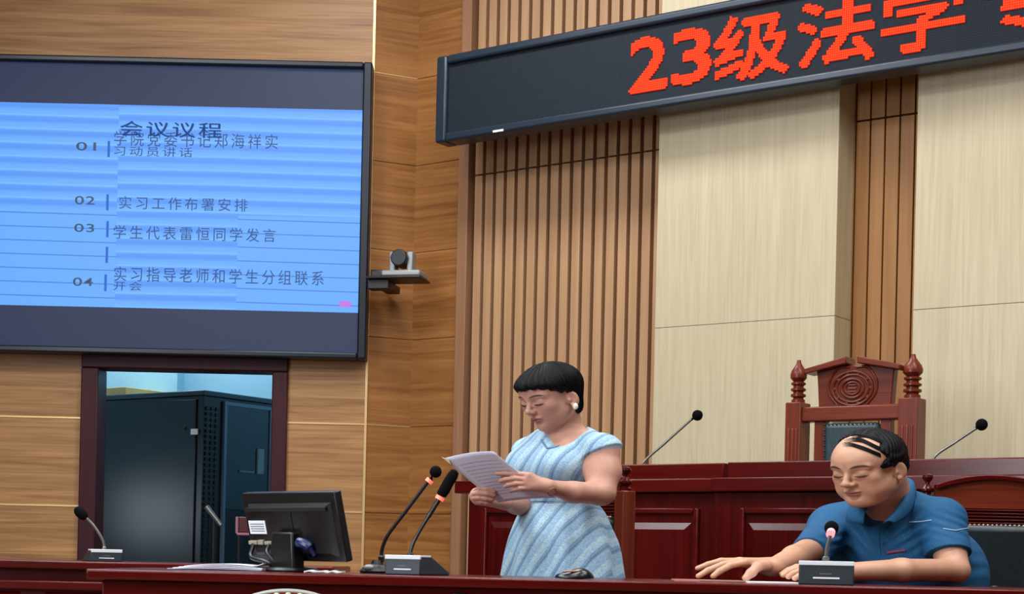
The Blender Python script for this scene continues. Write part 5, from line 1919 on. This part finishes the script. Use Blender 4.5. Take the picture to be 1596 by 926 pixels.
strip_on('pocket_trim', sb, [(1383, 862), (1396, 860), (1411, 858)], 0.0042, plain('pocket_red', (120, 44, 78), 0.6), man, 0.0)
strip_on('placket', sb, [(1371, 820), (1370, 840), (1372, 866)], 0.0022, M['polo_dark'], man, 0.0002)
for px_, py_ in ((1377, 830), (1377, 848)):
    q = on_surface(sb, px_, py_, 0.001)
    if q is not None:
        bm = BM(); ball(bm, q - man.matrix_basis.translation, 0.0042, 1, 0.6, 1, 10, 8)
        mk('button', bm, M['polo_dark'], man)
# collar
inn = [(1352, 792, 4.345), (1346, 779, 4.385), (1352, 762, 4.46), (1375, 750, 4.515), (1400, 746, 4.51), (1415, 751, 4.45), (1408, 775, 4.375), (1393, 797, 4.345), (1376, 815, 4.335)]
out_ = [(1345, 817, 4.335), (1319, 813, 4.42), (1328, 788, 4.50), (1368, 772, 4.56), (1405, 762, 4.56), (1426, 768, 4.46), (1424, 792, 4.385), (1412, 808, 4.36), (1398, 814, 4.340)]
ci = curve_pts([Vector(W(*p)) for p in inn], 48)
co_ = curve_pts([Vector(W(*p)) for p in out_], 48)
rows = []
cen = Vector(W(1380, 785, 4.45))
for t in (0, 0.2, 0.45, 0.7, 1.0):
    rows.append([np.array(a.lerp(b, t) + (a.lerp(b, t) - cen).normalized() * (0.010 * math.sin(math.pi * t)) + Vector((0, 0, 0.012 * math.sin(math.pi * min(1, t * 1.3))))) for a, b in zip(ci, co_)])
cl = loft_obj('collar', rows, M['polo_dark'], man, closed=False)
md = cl.modifiers.new('thickness', 'SOLIDIFY'); md.thickness = 0.004
# hair: sides and back, with strands combed over the crown
h = hm
Hs = Solid()
h.ell(Hs, 0, -0.06, 0.145, 0.362, 0.432, 0.385, 0.05)
h.ell(Hs, 0, -0.26, -0.06, 0.29, 0.18, 0.25, 0.10)
h.ell(Hs, 0.24, 0.02, 0.10, 0.125, 0.24, 0.22, 0.06)
def hair_cut_m(x, y, z):
    lx, ly, lz = h.loc_xyz(x, y, z)
    ax = np.abs(lx)
    fr_ = 0.17 - 0.22 * np.clip(lz - 0.10, 0, 1) + 0.03 * np.sin(lz * 30)        # front boundary
    b1 = ly - fr_
    low = np.where(ly > 0.0, -0.02, -0.24)
    t = np.clip((0.03 - ly) / 0.08, 0, 1)
    low = 0.0 * (1 - t) + (-0.25) * t
    return np.maximum(b1, low - lz) * h.H * 0.8
Hs.func(hair_cut_m, lo3, hi3, 0.010)
for sg in (-1, 1):
    h.ell(Hs, sg * 0.37, -0.03, -0.09, 0.06, 0.09, 0.14, 0.02, 's')
v, f = Hs.mesh(0.0022)
v = relax(v, f, 1); v, f = keep_largest(v, f)
q = h.local(v)
disp = 0.0014 * np.sin(q[:, 0] * 90 + q[:, 2] * 50) + 0.001 * np.sin(q[:, 1] * 120 + q[:, 2] * 60)
nn = (v - h.c); nn /= np.linalg.norm(nn, axis=1)[:, None]
v = v + nn * disp[:, None]
hair_m = solid_obj('hair', v, f, M['hair'], man)
mbv = bvh_of(mb)
o_ = man.matrix_basis.translation
bm = BM()
rnd = random.Random(3)
def strand(path, spread, count, r):
    for i in range(count):
        dy = (i - (count - 1) / 2) * spread
        pts = []
        for (a, b) in path:
            e = on_surface(mbv, a + dy * 0.25, b + dy, 0.0018)
            if e is not None: pts.append(e - o_)
        if len(pts) >= 3:
            cp_ = curve_pts(pts, 24)
            tube(bm, cp_, [r * (0.15 + 0.85 * min(1, j / 8)) for j in range(len(cp_))], 6)
strand([(1313, 694), (1325, 693.5), (1338, 697), (1350, 701), (1362, 706), (1372, 710)], 1.6, 4, 0.0016)
strand([(1316, 690), (1328, 686.5), (1342, 687), (1354, 692), (1366, 698), (1376, 702)], 1.7, 4, 0.0016)
strand([(1328, 682.5), (1338, 680), (1350, 680), (1362, 684), (1374, 690)], 1.6, 4, 0.0016)
mk('combed_strands', bm, M['hair'], hair_m)
# trousers and shoes
Ts = Solid()
hip0 = W(1448, 965, 4.70)
Ts.ell(hip0, (0.185, 0.155, 0.12), Rm, 0.05)
for sg in (-1, 1):
    hp = hip0 + lm * sg * 0.09
    kn = hp + fm * 0.36 + np.array((0, 0, 0.0))
    kn[1] = max(kn[1], 4.06)
    an = np.array((kn[0], kn[1], fz + 0.09)) - fm * -0.0 + np.array((0, 0.06, 0))
    Ts.chain([hp, kn, an], [0.095, 0.072, 0.055], 0.04)
v, f = Ts.mesh(0.006)
v = relax(v, f, 2)
solid_obj('trousers', v, f, plain('trousers_dark', (34, 36, 42), 0.8, noise=0.08, nscale=200), man)
for sg in (-1, 1):
    hp = hip0 + lm * sg * 0.09
    kn = hp + fm * 0.36; kn[1] = max(kn[1], 4.06)
    bm = BM()
    Mx = Matrix.Translation(Vector((kn[0] - 0.03, kn[1] + 0.02, 0.036)) - o_) @ Matrix.Rotation(math.radians(-33), 4, 'Z') @ Matrix.Diagonal((0.05, 0.13, 0.036, 1))
    bmesh.ops.create_uvsphere(bm, u_segments=20, v_segments=12, radius=1, matrix=Mx)
    mk('shoe', bm, M['black_plastic'], man)
